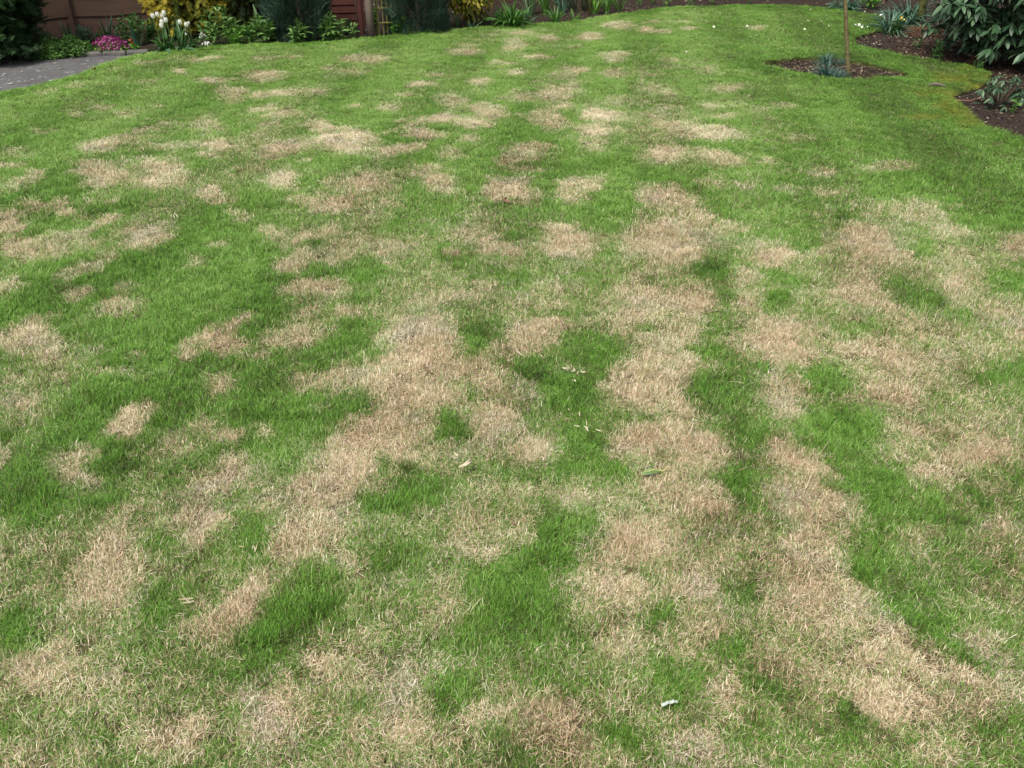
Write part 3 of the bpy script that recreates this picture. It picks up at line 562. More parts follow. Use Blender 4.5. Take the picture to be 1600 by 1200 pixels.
#@@PART2
# ------------------------------------------------------------------ leaf shapes (leaf runs along +Y, unit length)
def strap_t(w=.07, bend=.6, segs=5, fold=.25, taper=.8):
    v = []; f = []; t = []; y = z = 0; a = 0
    for i in range(segs+1):
        k = i/segs; ww = w*(1-(k**3)*taper)*(.55+.45*min(1, k*4)); v += [(-ww, y, z+ww*fold), (0, y, z), (ww, y, z+ww*fold)]; t += [k]*3
        a = -bend*(k**1.3)*1.4; y += math.cos(a)/segs; z += math.sin(a)/segs
    for i in range(segs): b = 3*i; f += [(b, b+1, b+4, b+3), (b+1, b+2, b+5, b+4)]
    return v, f, t
def oval_t(w=.2, bend=.3, fold=.3, peak=.5, segs=4):
    v = [(0, 0, 0)]; f = []; t = [0]; y = z = 0
    for i in range(1, segs):
        k = i/segs; ww = w*math.sin(math.pi*(k**(math.log(.5)/math.log(peak))))**.8
        z = -bend*k*k; v += [(-ww, k, z+ww*fold), (0, k, z), (ww, k, z+ww*fold)]; t += [k]*3
    v.append((0, 1, -bend)); t.append(1); e = len(v)-1
    f += [(0, 2, 1), (0, 3, 2)]
    for i in range(segs-2): b = 1+3*i; f += [(b, b+1, b+4, b+3), (b+1, b+2, b+5, b+4)]
    b = 1+3*(segs-2); f += [(b, b+1, e), (b+1, b+2, e)]
    return v, f, t
def spray_t(nl=7, spread=.42, lw=.05, droop=.15, seed=0):
    rs = random.Random(seed); v = []; f = []; t = []
    def tri(a, b, w, k):
        d = Vector(b)-Vector(a); p = Vector((-d.y, d.x, rs.uniform(-.4, .4)*d.length)).normalized()*w
        n_ = len(v); v.extend([tuple(Vector(a)-p), tuple(Vector(a)+p), b]); f.append((n_, n_+1, n_+2)); t.extend([k, k, min(1, k+.3)])
    tri((0, 0, 0), (0, 1, -droop), lw*.4, .3)
    for i in range(nl):
        k = .12+.8*i/nl; L = spread*(1-.6*k)*rs.uniform(.7, 1.2); z = -droop*k*k
        for s_ in (-1, 1):
            q = (s_*L*.8, k+L*.75, z+rs.uniform(-.10, .06)); tri((0, k, z), q, lw, k)
            m = (s_*L*.4, k+L*.37, z); tri(m, (s_*L*.75, k+L*.25, z-.03), lw*.8, k)
    return v, f, t
def rnd_dirs(N):
    z = RNG.uniform(-1, 1, N); a = RNG.uniform(0, 6.283, N); r = np.sqrt(1-z*z); return np.column_stack([r*np.cos(a), r*np.sin(a), z])
SPR = [spray_t(seed=k) for k in range(3)]
NEED = [spray_t(5, .20, .035, .02, 10+k) for k in range(2)]

def conifer(name, px, py, rx, ry, hgt, n, size, mat, label, mode='fan', group=None, zlow=.02, noise=.28, cat='shrub', ty=1.0):
    c = g(px, py); c.z = -.03
    root = empty(name, c, label, cat, group)
    mb = MB(); tube(mb, [(0, 0, -.05), (.01, .01, hgt*.4), (0, 0, hgt*.85)], [.035, .025, .008], 7)
    for k in range(14):
        a = random.uniform(0, 6.28); z = random.uniform(.1, hgt*.7); L = rx*random.uniform(.3, .5)
        tube(mb, [(0, 0, z), (math.cos(a)*L*.6, math.sin(a)*L*.6, z+.06), (math.cos(a)*L, math.sin(a)*L, z+.12)], [.012, .008, .003], 5)
    mb.build('trunk', M_BARK, root)
    d = rnd_dirs(n); u = RNG.random(n)
    k = (.45+.55*u**.45)
    az = np.arctan2(d[:, 1], d[:, 0]); zz = (d[:, 2]*.5+.5)
    prof = np.sqrt(np.clip(1-(np.abs(zz-.36)/.66)**2.6, .03, 1))
    lob = 1+noise*2*(vn(az*2.2+3, zz*hgt*7, 5)-.5)+noise*(vn(az*6, zz*hgt*16, 8)-.5)
    P = np.column_stack([np.cos(az)*rx*prof*k*lob, np.sin(az)*ry*prof*k*lob, zlow+zz*hgt])
    if mode == 'fan': pit = RNG.normal(.05, .45, n); rol = RNG.normal(0, .7, n)
    elif mode == 'up': pit = RNG.normal(1.05, .35, n); rol = RNG.uniform(-1.5, 1.5, n)
    else: pit = RNG.normal(-.55, .4, n); rol = RNG.normal(0, .6, n)
    ang = az-math.pi/2+RNG.normal(0, .55, n); sc = size*RNG.uniform(.6, 1.3, n)
    rn = np.clip(.5+.9*(vn(az*3, P[:, 2]*9, 3)-.5)+RNG.normal(0, .15, n), 0, 1)
    mb = MB(); T = NEED if mode == 'up' else SPR
    for j, tm in enumerate(T):
        m = np.arange(n) % len(T) == j; mb.scatter(tm, P[m], ang[m], pit[m], rol[m], sc[m], rn[m])
    mb.build('crown', mat, root)
    return root
M_BARK = plain('bark', (.05, .035, .025), (.13, .10, .07), 40, .9, .004)
M_DARKCON = leafmat('dark_conifer_leaf', [(0, (.008, .022, .008)), (.5, (.020, .052, .016)), (1, (.045, .095, .030))], .6, .2, .12)
M_BLUECON = leafmat('blue_dark_needle', [(0, (.008, .022, .014)), (.6, (.022, .056, .038)), (1, (.10, .17, .11))], .6, .2, .1)  # pale end of the ramp paints fine highlights into the needles
M_GOLD = leafmat('gold_conifer_leaf', [(0, (.04, .065, .008)), (.35, (.14, .15, .012)), (.7, (.34, .27, .02)), (1, (.52, .40, .05))], .6, .2, .2)
M_GOLDGR = leafmat('yellow_green_conifer_leaf', [(0, (.012, .024, .005)), (.55, (.05, .08, .012)), (1, (.24, .22, .03))], .6, .2, .2)
M_GOLDBUSH = leafmat('golden_leaf', [(0, (.06, .10, .012)), (.4, (.25, .25, .025)), (1, (.62, .50, .08))], .55, .25, .25)
M_HERB = leafmat('light_green_leaf', [(0, (.05, .12, .022)), (.5, (.11, .23, .048)), (1, (.21, .36, .10))], .5, .3, .25)
M_HERBY = leafmat('bright_green_leaf', [(0, (.05, .15, .012)), (.5, (.10, .28, .025)), (1, (.20, .42, .05))], .5, .3, .3)
M_HERBD = leafmat('mid_green_leaf', [(0, (.025, .075, .016)), (.5, (.05, .14, .03)), (1, (.10, .22, .055))], .5, .3, .2)
M_MAT = leafmat('mat_leaf', [(0, (.035, .10, .016)), (.5, (.075, .19, .03)), (1, (.15, .30, .055))], .5, .3, .2)
M_IRIS = leafmat('iris_leaf', [(0, (.05, .12, .055)), (1, (.12, .23, .10))], .45, .35, .2, (.16, .22, .08), .5)
M_GLAUC = leafmat('glaucous_leaf', [(0, (.030, .085, .050)), (.6, (.062, .145, .085)), (1, (.13, .23, .145))], .4, .4, .15)
M_STRAPG = leafmat('strap_leaf', [(0, (.028, .085, .012)), (.6, (.065, .18, .025)), (1, (.14, .29, .05))], .45, .35, .25)
M_FESC = leafmat('blue_fescue_blade', [(0, (.03, .08, .06)), (.6, (.065, .14, .11)), (1, (.15, .24, .20))], .5, .3, .1)
M_STEM = plain('green_stem', (.06, .13, .03), (.10, .19, .05), 20, .5)
M_RHOD = leafmat('rhododendron_leaf', [(0, (.012, .036, .014)), (.5, (.032, .080, .034)), (1, (.09, .165, .075))], .46, .4, .08)
M_WHITE = plain('white_petal', (.78, .78, .68), (.86, .86, .80), 30, .5)
M_CREAM = leafmat('tulip_petal', [(0, (.74, .76, .58)), (1, (.88, .88, .80))], .45, .3, .3, (.88, .88, .82), .6)
M_MAG = leafmat('magenta_petal', [(0, (.055, .001, .034)), (.5, (.19, .003, .10)), (1, (.36, .02, .22))], .55, .2, .2)
M_YEL = plain('yellow_petal', (.75, .50, .04), (.85, .65, .10), 30, .5)
M_ORA = plain('orange_petal', (.36, .05, .008), (.52, .11, .015), 30, .5)
M_TWIG = plain('dry_twig', (.10, .05, .03), (.22, .12, .075), 30, .9)
M_CHIP = leafmat('litter_chip', [(0, (.02, .012, .008)), (.4, (.08, .055, .040)), (.8, (.19, .14, .10)), (1, (.36, .30, .23))], .9, .1, 0)
M_CHIPR = leafmat('red_needle_litter', [(0, (.035, .018, .012)), (.6, (.09, .045, .03)), (1, (.18, .11, .08))], .9, .1, 0)
M_STONE = plain('kerb_stone', (.055, .052, .046), (.14, .13, .115), 25, .9, .004)

# ------------------------------------------------------------------ fences behind the bed
def fence(p0, p1, hgt, nb, label, mat, pmat, wavy, z0=-.03):
    p0, p1 = Vector((*p0, 0)), Vector((*p1, 0)); d = p1-p0; L = d.length; a = math.atan2(d.y, d.x)
    root = empty('fence', (p0.x, p0.y, z0), label, 'fence', None, a)
    bh = hgt/nb
    for k in range(nb):
        rs = random.Random(k*3+int(p0.x*7)); mb = MB(); n_ = 28; v = []; f = []
        z = k*bh; ph = rs.uniform(0, 6)
        for i in range(n_+1):
            x = L*i/n_; w = wavy*(math.sin(x*3.1+ph)+.6*math.sin(x*7.7+ph*2)+.8*(vn([x*2.2], [k*5.3], 3)[0]-.5)*2)
            for yy, zz in ((-.015, z-.012+w), (-.006, z-.012+w), (.006, z+bh+.008), (-.003, z+bh+.008)): v.append((x, yy, max(zz, .0)))
        for i in range(n_):
            b = 4*i
            for q in range(4): f.append((b+q, b+(q+1) % 4, b+4+(q+1) % 4, b+4+q))
        f += [(3, 2, 1, 0), (4*n_, 4*n_+1, 4*n_+2, 4*n_+3)]
        mb.add(v, f, rs.random()); o = mb.build('board', mat, root)
    mb = MB(); m = max(1, int(L/.9))
    for i in range(m+1):
        if 0 < i < m: box(mb, (L*i/m, -.036, hgt/2), (.045, .011, hgt), bev=.002)
    if m > 1: mb.build('batten', pmat, root)
    for x in (-.05, L+.05):
        mb = MB(); box(mb, (x, 0, hgt/2+.02), (.08, .09, hgt+.08), bev=.006); mb.build('post', pmat, root)
    return root
fence((-7.9, 8.55), (-5.72, 9.0), 1.75, 9, 'waney-edged brown fence panel at the far left behind the dark conifer', M_FENCE, M_FENCE, .008)
fence((-5.56, 9.03), (-3.62, 9.55), 1.75, 9, 'waney-edged brown timber fence panel behind the tulips and pink primulas', M_FENCE, M_FENCE, .012)
fence((-3.46, 9.6), (-2.62, 9.85), 1.75, 9, 'brown fence panel behind the golden conifer', M_FENCE, M_FENCE, .008)
fence((-2.45, 9.72), (-1.72, 9.86), 1.75, 22, 'dark red-brown boarded fence panel beside the grey post', M_FENCE2, M_FENCE2, .0)
fence((-1.30, 10.75), (.40, 11.75), 1.75, 9, 'brown fence panel behind the golden leaved bush', M_FENCE, M_FENCE, .008)
fence((.54, 11.83), (2.3, 12.8), 1.75, 9, 'brown fence panel behind the row of upright leaves', M_FENCE, M_FENCE, .008)
fence((2.44, 12.88), (4.4, 13.4), 1.75, 9, 'brown fence panel behind the bare strip of soil', M_FENCE, M_FENCE, .008)
fence((4.56, 13.44), (6.9, 13.6), 1.75, 9, 'brown fence panel at the far right behind the rhododendron', M_FENCE, M_FENCE, .008)
p = g(565, 50); mb = MB(); box(mb, (0, 0, .85), (.035, .05, 1.8), bev=.004)
o = mb.build('fence_post', M_FENCE2); o.location = (p.x, p.y+.02, -.03); tag(o, 'slim brown timber post left of the thick grey post', 'post')
p = g(577, 53)
mb = MB(); tube(mb, [(0, 0, -.05), (.004, 0, .3), (-.003, .004, .9), (0, 0, 1.7)], [.046, .042, .040, .038], 12)
o = mb.build('round_post', M_POST, None, True); o.location = (p.x+.02, p.y-.02, -.03); tag(o, 'thick rounded grey wooden post beside the trellis', 'post')
# trellis
p = g(602, 51)
tr = empty('trellis', (p.x, p.y, -.04), 'narrow yellow-green weathered wooden lattice trellis beside the grey post', 'trellis', None, R(12))
for x, w in ((-.068, .026), (-.015, .012), (.028, .012), (.078, .020)):
    mb = MB(); box(mb, (x, 0, .85), (w, .022, 1.7), bev=.002); mb.build('upright', M_TRELLIS, tr)
for z in (.14, .28, .42, .56, .70, .84, .98, 1.12, 1.26, 1.4, 1.54):
    mb = MB(); box(mb, (.005, -.019, z), (.17, .012, .016), bev=.002); mb.build('rail', M_TRELLIS, tr)

# kerb beside the path
kr = empty('kerb', g(176, 86), 'low weathered stone kerb between path and pink flowers', 'kerb')
kx = [(120, 88.5), (158, 87), (196, 86), (232, 84.5)]
for i in range(3):
    a, b = g(*kx[i]), g(*kx[i+1]); c = (a+b)/2-kr.location; d = b-a
    mb = MB(); box(mb, (c.x, c.y+.04, -.004), (d.length-.012, .08, .075), math.atan2(d.y, d.x), bev=.014)
    mb.build('kerb_stone', M_STONE, kr)

# ------------------------------------------------------------------ conifers and bushes
conifer('conifer_shrub', -38, 89, .62, .50, 1.6, 10000, .115, M_DARKCON, 'big dark green feathery conifer at the far left beside the path', 'fan')
conifer('golden_conifer', 303, 48, .40, .38, 1.7, 3600, .105, M_GOLD, 'golden yellow feathery conifer behind the white tulips', 'droop', zlow=.10)
conifer('golden_conifer', 392, 42, .44, .40, 1.8, 3800, .11, M_GOLDGR, 'dark olive and yellow conifer between the golden one and the blue-green bush', 'droop', zlow=.10)
conifer('upright_bush', 472, 57, .34, .30, 1.05, 12000, .075, M_BLUECON, 'dark blue-green fine needled bush left of the dark red boards', 'up', zlow=-.02, noise=.15)
conifer('upright_bush', 654, 48, .34, .30, 1.05, 12000, .075, M_BLUECON, 'dark blue-green fine needled bush right of the trellis', 'up', zlow=-.02, noise=.15)
conifer('upright_bush', 905, 12, .16, .14, .9, 1800, .07, M_DARKCON, 'small dark green bush among the upright leaves by the thin stake', 'up', zlow=-.02)

def leafy_bush(name, px, py, r, hgt, n, leaf, size, mat, label, z0=0.0, droop=.3, lift=.0, cat='shrub'):
    c = g(px, py); root = empty(name, (c.x, c.y, -.03), label, cat)
    mb = MB()
    for k in range(9):
        a = random.uniform(0, 6.28); L = r*random.uniform(.3, .8)
        tube(mb, [(0, 0, -.03), (math.cos(a)*L*.4, math.sin(a)*L*.4, hgt*.45), (math.cos(a)*L, math.sin(a)*L, hgt*.9)], [.010, .007, .002], 5)
    mb.build('stems', M_BARK, root)
    d = rnd_dirs(n); k = .35+.65*RNG.random(n)**.5
    P = np.column_stack([d[:, 0]*r*k, d[:, 1]*r*k, z0+hgt*(.5+.5*d[:, 2]*k)])
    az = np.arctan2(d[:, 1], d[:, 0])-math.pi/2+RNG.normal(0, .8, n)
    mb = MB(); mb.scatter(leaf, P, az, RNG.normal(-droop, .5, n), RNG.normal(0, .6, n), size*RNG.uniform(.6, 1.25, n))
    mb.build('foliage', mat, root); return root
OV = oval_t(.24, .25, .3); LAN = oval_t(.15, .35, .3, .42, 4); RND = oval_t(.42, .15, .15, .5, 4)
leafy_bush('golden_bush', 735, 36, .33, .75, 3000, OV, .055, M_GOLDBUSH, 'golden yellow leaved bush hanging over the bare soil', .10, .7)
leafy_bush('golden_bush', 745, 38, .14, .20, 260, OV, .035, M_GOLDGR, 'low olive leafy tuft under the golden bush', .0, .3)

# ------------------------------------------------------------------ herbaceous plants
def herb(name, px, py, w, h, n, leaf, size, mat, label, cat='plant', per=13, splay=.5, group=None):
    """w, h in photograph pixels"""
    s = ppm(px, py); c = g(px, py); r = w/s/2; H = h/s*1.12+.045; n = int(n*1.35)
    root = empty(name, (c.x, c.y+r*.3, -.035), label, cat, group)
    ms = MB(); ml = MB(); P = []; A = []; PI_ = []; SC = []
    for k in range(n):
        a = random.uniform(0, 6.28); rr = r*math.sqrt(random.random()); hh = H*(1-.55*(rr/r)**2)*random.uniform(.75, 1.0)+.03
        b = Vector((math.cos(a)*rr*.55, math.sin(a)*rr*.5, 0)); tp = Vector((math.cos(a)*rr, math.sin(a)*rr*.9, hh))
        mid = (b+tp)/2+Vector((0, 0, .1*hh)); tube(ms, [b, mid, tp], [.003, .0028, .002], 4)
        for j in range(per):
            q = (.25+.75*j/(per-1)); pt = (b*(1-q)**2+mid*2*q*(1-q)+tp*q*q); P.append(pt)
            A.append(j*2.4+random.uniform(-.4, .4)); PI_.append(.15+.75*(q**3)+random.gauss(0, .2)); SC.append(size*1.15*(1.0-.35*abs(q-.6))*random.uniform(.75, 1.2))
    ml.scatter(leaf, np.array([tuple(p_) for p_ in P]), np.array(A), np.array(PI_), RNG.normal(0, .3, len(P)), np.array(SC))
    ms.build('stems', M_STEM, root); ml.build('leaves', mat, root); return root
herb('leafy_perennial', 343, 68, 58, 46, 13, LAN, .075, M_HERB, 'tall pale green leafy perennial clump in front of the golden conifer')
herb('leafy_perennial', 372, 69, 50, 20, 15, LAN, .05, M_HERBY, 'low bright green leafy clump right of the tall pale clump')
herb('leafy_perennial', 410, 67, 50, 27, 12, OV, .070, M_HERB, 'broad leaved light green clump below the iris blades')
herb('leafy_perennial', 466, 66, 40, 22, 9, LAN, .075, M_HERB, 'light green leafy clump in front of the left blue-green bush')
herb('leafy_perennial', 492, 63, 12, 11, 4, OV, .045, M_HERB, 'tiny leafy seedling clump between two light green clumps', per=7)
herb('leafy_perennial', 519, 63, 40, 30, 11, LAN, .085, M_HERB, 'rosette-like light green perennial in front of the dark red boards')
herb('leafy_perennial', 553, 56, 24, 9, 8, OV, .04, M_HERB, 'small low green weed at the lawn edge below the slim post', per=6)
herb('leafy_perennial', 546, 50, 22, 12, 8, OV, .04, M_HERBD, 'dark green small leaved plant at the foot of the red boards', per=8)
herb('leafy_perennial', 628, 54, 34, 19, 10, RND, .036, M_HERBY, 'vivid lime green round leaved plant right of the trellis')
herb('leafy_perennial', 608, 50, 20, 12, 8, RND, .03, M_HERBD, 'mid green plant at the foot of the trellis')
herb('climbing_plant', 588, 50, 14, 34, 6, RND, .034, M_HERBY, 'bright green climbing plant between grey post and trellis')
herb('geranium', 208, 66, 60, 34, 22, RND, .034, M_HERBD, 'mid green mounded leafy plant behind the pink flowers')
herb('geranium', 238, 62, 26, 24, 8, RND, .034, M_HERBD, 'small green leafy plant left of the white tulips')
herb('creeping_plant', 128, 64, 34, 16, 16, OV, .03, M_GLAUC, 'blue-green leafy plant behind the green mat plant')
herb('leafy_perennial', 160, 64, 20, 12, 8, OV, .03, M_HERBD, 'small dark leafy plant behind the left end of the pink flowers')
def mat_plant(px, py, w, d, h, n, mat, label, size=.023):
    s = ppm(px, py); c = g(px, py); root = empty('creeping_plant', (c.x, c.y, -.03), label, 'plant')
    a = RNG.uniform(0, 6.283, n); r = np.sqrt(RNG.random(n)); X = np.cos(a)*r*w; Y = np.sin(a)*r*d
    Z = h*np.sqrt(np.clip(1-r*r, 0, 1))*(.7+.6*vn(X*14, Y*14, 3))*RNG.uniform(.75, 1.05, n)+.02
    mb = MB(); mb.scatter(OV, np.column_stack([X, Y, Z]), RNG.uniform(0, 6.28, n), RNG.normal(.15, .45, n), RNG.normal(0, .5, n), size*RNG.uniform(.7, 1.3, n))
    mb.build('foliage', mat, root)
    mb = MB()
    for k in range(10):
        q = random.uniform(0, 6.28); tube(mb, [(0, 0, .01), (math.cos(q)*w*.5, math.sin(q)*d*.5, h*.4), (math.cos(q)*w*.8, math.sin(q)*d*.8, h*.3)], .003, 4)
    mb.build('stems', M_STEM, root); return root
mat_plant(103, 85, .27, .20, .15, 3000, M_MAT, 'spreading green mat plant between dark conifer and pink flowers')
mat_plant(72, 90, .19, .10, .07, 900, M_MAT, 'low green runner of leaves at the path edge by the dark conifer')
mat_plant(216, 85, .11, .05, .03, 300, M_GLAUC, 'grey-green crusty cushion plant on the right end of the kerb', .010)
mat_plant(205, 77, .09, .07, .05, 260, M_HERBY, 'small yellow-green plant at the right foot of the pink flowers', .015)

# pink primula mound: leaves below, many five-petalled flowers on top
def mound(px, py, w, h, label, petal, eye, n, name='primula', mat=M_HERBY):
    s = ppm(px, py); c = g(px, py); r = w/s/2; H = h/s
    H += .035; root = empty(name, (c.x, c.y+r*.25, -.02), label, 'flowers')
    m = n*2; a = RNG.uniform(0, 6.283, m); q = np.sqrt(RNG.random(m))
    P = np.column_stack([np.cos(a)*q*r, np.sin(a)*q*r*.6, H*.75*np.sqrt(1-q*q*.9)*RNG.uniform(.3, .95, m)])
    mb = MB(); mb.scatter(OV, P, a-math.pi/2, RNG.normal(.1, .4, m), RNG.normal(0, .4, m), .04*RNG.uniform(.7, 1.2, m)); mb.build('leaves', mat, root)
    pt = []; pf = []
    for k in range(5):
        b = k*2*math.pi/5; z = len(pt)
        pt += [(.1*math.cos(b), .1*math.sin(b), 0), (.85*math.cos(b-.42), .85*math.sin(b-.42), .12), (1.0*math.cos(b), 1.0*math.sin(b), .05), (.85*math.cos(b+.42), .85*math.sin(b+.42), .12)]
        pf.append((z, z+1, z+2, z+3))
    et = ([(.17*math.cos(k*1.257), .17*math.sin(k*1.257), .10) for k in range(5)], [(0, 1, 2, 3, 4)], [0]*5)
    a = RNG.uniform(0, 6.283, n); q = np.sqrt(RNG.random(n))
    P = np.column_stack([np.cos(a)*q*r, np.sin(a)*q*r*.6, H*np.sqrt(1-q*q*.85)*RNG.uniform(.85, 1.03, n)])
    fa, fp, fr, fs = a-math.pi/2+RNG.normal(0, .3, n), -q*.8+RNG.normal(-.35, .3, n), RNG.normal(0, .3, n), (.0135 if n > 60 else .010)*RNG.uniform(.8, 1.2, n)
    fa = np.where(np.sin(a) > .2, RNG.uniform(0, 6.28, n), fa)
    mb = MB(); mb.scatter((pt, pf, [.5]*len(pt)), P, fa, fp, fr, fs); tag(mb.build('blossoms', petal, root), kind='stuff')
    mb = MB(); mb.scatter(et, P, fa, fp, fr, fs); tag(mb.build('flower_eyes', eye, root), kind='stuff')
    return root
M_EYE = plain('pale_flower_eye', (.70, .55, .30), (.85, .75, .55), 30, .6)
mound(171, 83, 60, 21, 'mound of deep magenta flowers with pale eyes beside the path', M_MAG, M_EYE, 420)
mound(207, 76, 13, 12, 'small plant with orange flowers between pink mound and tulips', M_ORA, M_YEL, 16, 'wallflower')
mound(317, 64, 18, 10, 'low cushion of small white flowers right of the tulips', M_WHITE, M_EYE, 34, 'candytuft', M_HERBD)
mound(322, 72, 16, 4, 'flat patch of white flowers at the lawn edge below the cushion', M_WHITE, M_EYE, 20, 'candytuft', M_HERBD)

# strap-leaved clumps
def blades_clump(name, px, py, w, h, n, mat, label, width=.045, bend=(.1, .6), cat='plant', splay=.35, group=None, lean=None):
    s = ppm(px, py); c = g(px, py); r = w/s/2; H = h/s*(1.1 if bend[1] < .8 else 1.55)+.04; n = int(n*1.4)
    root = empty(name, (c.x, c.y+.02, -.035), label, cat, group)
    groups = [strap_t(width, b, 5) for b in np.linspace(bend[0], bend[1], 3)]
    mb = MB(); i = 0
    for tm in groups:
        m = max(1, n//3); a = RNG.uniform(0, 6.283, m); q = RNG.random(m)*.45
        P = np.column_stack([np.cos(a)*q*r, np.sin(a)*q*r, np.zeros(m)])
        pit = 1.5-RNG.random(m)*splay
        az = a-math.pi/2 if lean is None else RNG.normal(lean, .5, m)
        mb.scatter(tm, P, az, pit, RNG.normal(0, .3, m), H*RNG.uniform(.7, 1.12, m))
    mb.build('leaves', mat, root)
    mb = MB(); tube(mb, [(0, 0, -.02), (0, 0, .03)], [r*.22+.006, r*.15+.004], 8); mb.build('crown_base', M_STEM, root)
    return root
blades_clump('iris', 417, 60, 26, 42, 9, M_IRIS, 'tall iris blades between the olive conifer and blue-green bush', .055, (.05, .25))
blades_clump('iris', 430, 62, 14, 26, 6, M_IRIS, 'shorter yellowing iris blades left of the blue-green bush', .05, (.05, .3))
blades_clump('iris', 108, 62, 14, 28, 6, M_IRIS, 'iris blades standing behind the green mat plant', .055, (.05, .25))
blades_clump('iris', 168, 62, 10, 28, 5, M_GLAUC, 'dark narrow iris blades behind the pink flowers', .06, (.05, .2))
blades_clump('iris', 180, 62, 12, 22, 5, M_GLAUC, 'short blue-green iris blades behind the right end of the pink flowers', .06, (.05, .2))
blades_clump('iris', 150, 64, 8, 14, 4, M_GLAUC, 'small iris fan behind the left end of the pink flowers', .07, (.05, .2))
blades_clump('iris', 215, 76, 13, 28, 6, M_GLAUC, 'broad blue-green leaves between orange flowers and tulips', .085, (.05, .3))
blades_clump('daffodil_clump', 716, 38, 14, 24, 8, M_IRIS, 'narrow green leaves left of the olive tuft on bare soil', .04, (.1, .6))
blades_clump('daffodil_clump', 737, 44, 14, 9, 9, M_GLAUC, 'tiny blue-grey tuft at the lawn edge under the golden bush', .07, (.1, .9), splay=.9)
blades_clump('strap_leaved_plant', 800, 41, 44, 26, 70, M_STRAPG, 'arching bright green strap leaved clump at the lawn edge', .045, (.5, 1.5), splay=.9)
blades_clump('strap_leaved_plant', 783, 40, 14, 27, 9, M_STRAPG, 'upright green leaves at the left side of the arching clump', .06, (.05, .3))
blades_clump('daffodil_clump', 820, 38, 22, 16, 22, M_GLAUC, 'grey-green short leaves at the right side of the arching clump', .05, (.3, 1.0), splay=.9)
blades_clump('daffodil_clump', 868, 31, 20, 14, 16, M_STRAPG, 'small bright green tuft on the soil near the lawn edge', .06, (.3, 1.0), splay=.9)
blades_clump('daffodil_clump', 896, 29, 18, 9, 12, M_HERB, 'low pale leaved weed at the lawn edge by the dark bush', .09, (.3, 1.0), splay=1.1)
for i, (x, y, w, h, mt, lb) in enumerate([
        (828, 20, 20, 34, M_IRIS, 'upright green iris leaves directly above the grey-green short leaves'),
        (852, 18, 20, 34, M_STRAPG, 'upright green iris leaves left of the small bright tuft'),
        (880, 16, 18, 32, M_GLAUC, 'blue-green upright iris leaves left of the dark bush'),
        (930, 17, 16, 26, M_HERBY, 'pale green grassy leaves right of the thin stake'),
        (948, 17, 12, 24, M_STRAPG, 'single green leaf fan further right of the thin stake'),
        (968, 12, 14, 20, M_STRAPG, 'last green leaf fan before the bare strip of soil')]):
    blades_clump('iris', x, y, w*1.5, h, 20, mt, lb, .03, (.05, .7), splay=.6)
for x, y, w, lb in [(998, 8, 14, 'small green weed on bare soil left of the first daisy'), (1042, 6, 12, 'tiny green weed on the bare soil strip'),
        (1112, 3, 12, 'tiny green weed at the top of the bare soil strip'), (1080, 9, 10, 'green tuft at the lawn edge on the bare strip'),
        (1170, 3, 14, 'small green leaves at the top edge near the right lawn corner'), (1020, 2, 12, 'far small green weed on the bare strip')]:
    herb('weed', x, y, w, 7, 4, OV, .035, M_HERB, lb, per=5)
blades_clump('daffodil_clump', 1322, 13, 62, 16, 90, M_GLAUC, 'blue-green drooping daffodil leaves at the lawn edge behind the sapling', .035, (.6, 1.6), splay=1.1)
herb('leafy_perennial', 1362, 10, 34, 20, 14, OV, .05, M_HERBY, 'bright green leafy plant between two blue-green leaf clumps')
blades_clump('daffodil_clump', 1392, 46, 66, 24, 110, M_GLAUC, 'blue-green daffodil leaves flopping over the edge of the right bed', .028, (.8, 1.9), splay=1.45)
blades_clump('daffodil_clump', 1418, 38, 66, 30, 130, M_GLAUC, 'dense blue-green leaves behind the flopping ones, near the mossy trunk', .028, (.8, 1.8), splay=1.3)
herb('leafy_perennial', 1400, 50, 22, 12, 8, OV, .035, M_HERBD, 'small green plant beside the yellow flower')
herb('weed', 1462, 92, 16, 22, 7, OV, .035, M_HERBD, 'little green leafy weed at the lawn edge left of the rhododendron', per=9)
herb('weed', 1434, 70, 14, 7, 4, OV, .03, M_HERB, 'tiny green weed in the middle of the right bed', per=5)
herb('weed', 1584, 172, 10, 8, 3, RND, .03, M_HERB, 'tiny pale seedling on dark soil under the small rhododendron', per=5)
herb('weed', 1528, 108, 18, 8, 5, LAN, .03, M_HERBD, 'small grassy weed on reddish litter below the rhododendron', per=6)
# blue fescue tufts in the sapling bed
for x, y, w, h, n_, lb in [(1291, 119, 30, 14, 200, 'blue-grey fescue tuft, the largest, left of the sapling'), (1312, 121, 26, 9, 130, 'blue-grey fescue tuft touching the foot of the sapling'),
        (1294, 96, 24, 10, 130, 'blue-grey fescue tuft at the back of the sapling bed'), (1318, 98, 14, 6, 60, 'faint small fescue tuft behind the sapling')]:
    blades_clump('fescue_tuft', x, y, w, h, n_, M_FESC, lb, .018, (.3, 1.3), splay=1.1, cat='grass tuft', group='fescue tufts round the sapling')

